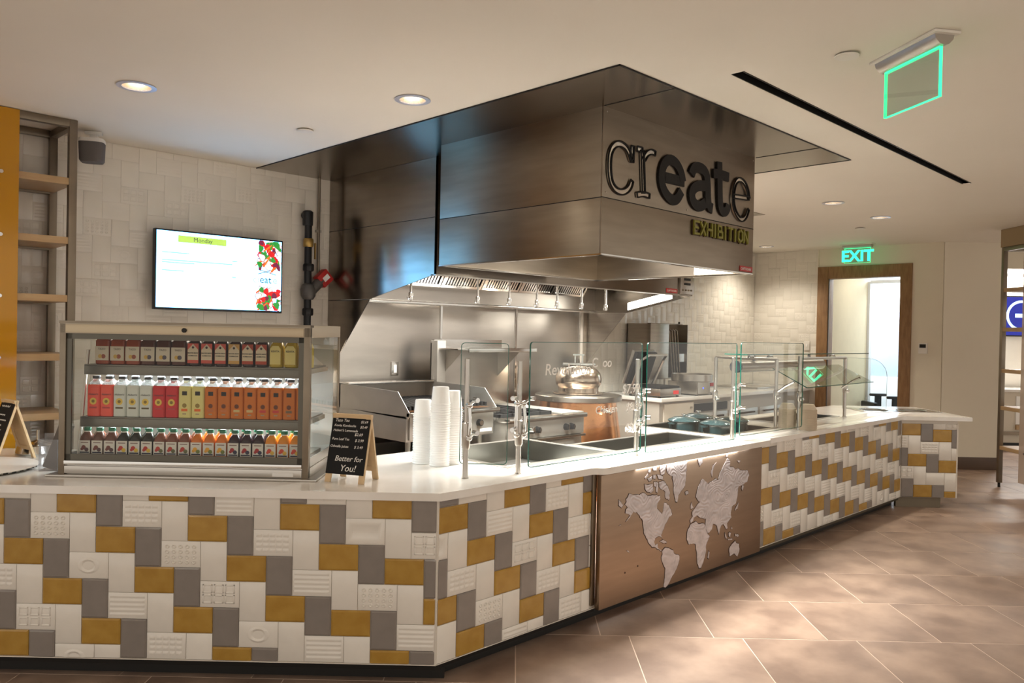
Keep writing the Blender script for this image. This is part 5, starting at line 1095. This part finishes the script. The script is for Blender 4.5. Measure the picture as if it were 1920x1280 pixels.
def tb(mb, x0, x1, y0, y1, z0, z1): return mb.add([(tx+ca*x-sa*y, ty+sa*x+ca*y, z) for z in (z0, z1) for x, y in ((x0, y0), (x1, y0), (x1, y1), (x0, y1))], [(0, 3, 2, 1), (4, 5, 6, 7), (0, 1, 5, 4), (1, 2, 6, 5), (2, 3, 7, 6), (3, 0, 4, 7)])
tb(MB(), -.165, .165, -.06, .06, 1.285, 1.312).build('lid_plate', STEELP, t, bev=.003)
tb(tb(tb(MB(), -.045, -.033, -.02, .02, 1.312, 1.385), .03, .042, -.02, .02, 1.312, 1.385), -.06, .055, -.02, .02, 1.385, 1.40).build('lid_handle', STEELP, t)
hx, hy = DL(.22, -.40); MB().tube([(tx+hx*.9, ty+hy*.9, .86), (tx+hx*1.02, ty+hy*1.02, .87), (tx+hx*1.05+.04, ty+hy*1.05-.04, .845), (tx+hx*.92+.06, ty+hy*.92-.06, .83)], .012, 8).build('side_handle', STEELP, t)

# ------------------------------------------------------------------ back counter on the right with its appliances
t = thing('back_counter', 'white topped back counter with steel cabinets along the tiled wall', 'back counter', (9.0, 5.35, 0), world=True)
MB().box(7.12, 10.79, 4.88, 5.80, .885, .925).build('top', QUARTZ, t, bev=.003)
MB().box(7.15, 10.79, 4.93, 5.78, .10, .885).build('carcass', mat('cabinet_grey', (176, 168, 156), .5), t); MB().box(7.2, 10.79, 5.0, 5.7, 0, .10).build('plinth', TOE, t)
o = MB().box(7.22, 7.80, 4.912, 4.93, .14, .86).build('cabinet_door', mat('cabinet_cream', (216, 206, 190), .5), t, bev=.002); MB().cyl((7.74, 4.912, .80), (7.74, 4.89, .80), .012).build('door_knob', STEELR, o)
MB().box(7.84, 8.55, 4.915, 4.93, .74, .83).build('dark_slot', BLACKM, t)
for X0_, X1_ in ((7.84, 8.55), (8.6, 9.3), (9.35, 10.1)):
    o = MB().box(X0_, X1_, 4.914, 4.93, .14, .72).build('cabinet_door', STEELR, t, bev=.002); MB().box(X0_+.1, X1_-.1, 4.895, 4.914, .66, .68).build('door_handle', DARKM, o)
ZK = .9255
t = thing('panini_press', 'steel contact grill with black plates standing open on the back counter', 'contact grill', (7.35, 5.12, ZK), 0)
MB().box(-.20, .20, -.20, .25, .02, .10).build('body', STEELR, t, bev=.006); MB().box(-.185, .185, -.19, .20, .10, .125).build('lower_plate', GRILL, t, bev=.004)
MB().box(-.19, .19, -.02, .02, -.19, .19).build('upper_plate', GRILL, t, loc=(0, .20, .31), rot=(.35, 0, 0), bev=.006); MB().box(-.20, .20, -.01, .03, -.20, .20).build('lid_cover', STEELR, t, loc=(0, .225, .32), rot=(.35, 0, 0), bev=.006)
MB().tube([(-.19, .18, .12), (-.21, .05, .40), (-.17, -.02, .46), (.17, -.02, .46), (.21, .05, .40), (.19, .18, .12)], .016, 8).build('lift_handle', STEELR, t)
for x_ in (-.17, .17):
    for y_ in (-.17, .22): MB().cyl((x_, y_, 0), (x_, y_, .02), .015).build('foot', DARKM, t)
MB().box(.05, .15, -.203, -.20, .035, .075).build('red_display', em('red_display_glow', (200, 40, 40), .6), t)
t = thing('crepe_griddle', 'round steel crepe griddle with a square control base', 'crepe maker', (8.05, 5.10, ZK), 0)
MB().box(-.20, .20, -.20, .20, .012, .155).build('base', STEELR, t, bev=.006); MB().lathe([(.225, .155), (.24, .16), (.24, .235), (.232, .238), (.228, .215), (.0, .215)], 44).build('round_plate', STEELR, t)
MB().box(-.19, .03, -.204, -.20, .02, .15).build('control_panel', STEELP, t); MB().cyl((-.08, -.204, .085), (-.08, -.207, .085), .010).build('blue_lamp', em('blue_lamp_glow', (70, 90, 255), 2.5), t)
MB().box(.07, .19, -.204, -.20, .10, .14).build('red_badge', RED, t); MB().box(.07, .19, -.204, -.20, .035, .085).build('white_badge', PAPER, t)
for x_ in (-.17, .17):
    for y_ in (-.17, .17): MB().cyl((x_, y_, 0), (x_, y_, .012), .018).build('foot', DARKM, t)
t = thing('vertical_broiler', 'tall open fronted steel warmer cabinet with racks on the back counter', 'vertical broiler', (8.06, 5.60, ZK), 0)
MB().box(-.40, -.385, -.17, .17, .17, .82).box(-.40, .40, .155, .17, .17, .82).box(.385, .40, -.17, .17, .17, .82).box(-.40, .40, -.17, .17, .16, .175).build('cabinet', STEEL, t, bev=.002)
MB().box(-.40, -.02, -.175, -.17, .17, .82).build('front_panel', STEEL, t, bev=.002); MB().box(-.22, .46, -.05, .0, .82, .83).build('top_bar', SHELFST, t); MB().cyl((.42, -.025, .825), (.42, -.025, .855), .012).build('bar_knob', DARKM, t)
for k, dx in enumerate((0, .055, .11)): MB().tube([(.02+dx, -.15, .76), (.08+dx, -.15, .74), (.15+dx, -.15, .24), (.10+dx, -.15, .22), (.02+dx, -.15, .74)], .008, 6).build('wire_rack', SHELFST, t)
MB().box(.24, .38, -.15, .12, .36, .46).build('drip_box', STEELP, t)
MB().box(-.02, .40, -.172, .16, .175, .19).build('catch_tray', GRILL, t)
for x_ in (-.37, .37):
    for y_ in (-.14, .14): MB().cyl((x_, y_, 0), (x_, y_, .17), .014).build('leg', STEELR, t)
t = tag(MB().box(9.62, 10.2, 5.1, 5.7, ZK, ZK+.02).build('steel_tray', STEELR, None, bev=.004), 'flat steel tray on the far right of the back counter', 'tray')
# small fittings on the walls
t = thing('thermostat', 'small white thermostat on the wall right of the oak doorway', 'thermostat', (10.80, 3.453, 1.45), world=True)
MB().box(10.775, 10.80, 3.40, 3.505, 1.44, 1.575).build('case', WHITEP, t, bev=.004); MB().box(10.772, 10.776, 3.415, 3.49, 1.515, 1.56).build('display', DARKM, t)
t = thing('light_switch', 'pale switch plate on the tiled wall left of the oak doorway', 'switch', (10.80, 4.98, 1.44), world=True)
MB().box(10.79, 10.802, 4.94, 5.02, 1.44, 1.57).build('plate', WHITEP, t, bev=.003); MB().box(10.785, 10.79, 4.97, 4.99, 1.49, 1.53).build('rocker', PAPER, t)
# ------------------------------------------------------------------ office chair beyond the doorway
t = thing('office_chair', 'black office chair armrest showing through the oak doorway', 'chair', (12.03, 4.33, 0), PI/4)
for sx_ in (-1, 1):
    o = MB().loft([(.765, .045, .12, 3), (.785, .05, .13, 3), (.802, .045, .12, 3)], 18, sx_*.27, 0).build('armrest', BLACK, t); MB().box(sx_*.27-.025, sx_*.27+.025, -.04, .04, .48, .77).build('arm_post', BLACK, o)
MB().box(-.24, .24, -.24, .24, .43, .50).build('seat', BLACK, t, bev=.03); MB().box(-.22, .22, .22, .28, .52, .70).build('backrest', BLACK, t, bev=.02); MB().cyl((0, 0, .10), (0, 0, .43), .03).build('gas_post', DARKM, t)
mb = MB()
for k in range(5): mb.cyl((0, 0, .10), (.28*math.cos(k*2*PI/5), .28*math.sin(k*2*PI/5), .07), .02, .014)
mb.build('star_base', BLACK, t)
for k in range(5): MB().ball((.28*math.cos(k*2*PI/5), .28*math.sin(k*2*PI/5), .035), .035).build('caster', BLACK, t)
# ------------------------------------------------------------------ lit station at the far right edge
RZ = -PI/4
t = thing('wall_tv', 'blue television with a white ring emblem behind the right shelving', 'television', loc_d(7.95, 12.46, 1.70), RZ)
MB().box(-.62, .62, 0, .06, 0, .64).build('bezel', BLACK, t, bev=.004); MB().box(-.60, .60, -.003, .001, .02, .62).build('screen', mat('blue_screen', (14, 22, 92), .3, emit=(14, 24, 110), es=1.1, var=.5, vscale=9), t)
R = [[(.0+r*math.cos(2*PI*k/36), -.0045, .33+r*math.sin(2*PI*k/36)) for k in range(36)] for r in (.24, .20)]
MB().loops(R, False, False).build('ring_emblem', em('emblem_glow', (190, 225, 255), 1.6), t); MB().box(-.10, .10, -.0045, -.0035, .30, .36).build('bar_emblem', MATS['emblem_glow'], t)
t = thing('station_counter', 'pale serving counter behind the right shelving', 'counter', loc_d(7.75, 11.85, 0), RZ)
MB().box(-.55, 1.2, 0, .65, .86, .90).build('top', QUARTZ, t, bev=.003); MB().box(-.53, 1.2, .03, .64, .10, .86).build('front', mat('station_front', (206, 196, 178), .6), t); MB().box(-.53, 1.2, .08, .64, 0, .10).build('plinth', TOE, t)
MB().box(-.53, -.48, 0, .03, .10, .86).build('edge_post', SHELFST, t); MB().box(-.48, 1.2, .0, .03, .22, .27).build('foot_rail', SHELFST, t)
MB().box(-.22, .28, .018, .03, .38, .80).build('poster_sheet', PAPER, t); MB().box(-.16, .26, .014, .018, .68, .72).build('poster_band', mat('poster_blue', (50, 120, 170), .6), t)
for k in range(6): MB().poly(circ(-.10+.13*(k % 3), .62-.08*(k//3), .028, 12), [], XZ(.018), 0, .003).build('poster_spot', mat('poster_rose', (190, 140, 120), .6), t)
MB().box(-.22, .28, .0, .03, .30, .37).build('lower_board', WOOD, t)
t = thing('light_strip', 'bright white light strip high on the far right station wall', 'light strip', loc_d(7.8, 12.50, 2.70), RZ)
MB().box(-.45, 1.2, 0, .04, 0, .05).build('diffuser', LEDW, t); light('AREA', (.4, -.05, -.02), 40, NEUT, size=1.5, sy=.1, rot=(-.25, 0, 0), parent=t)
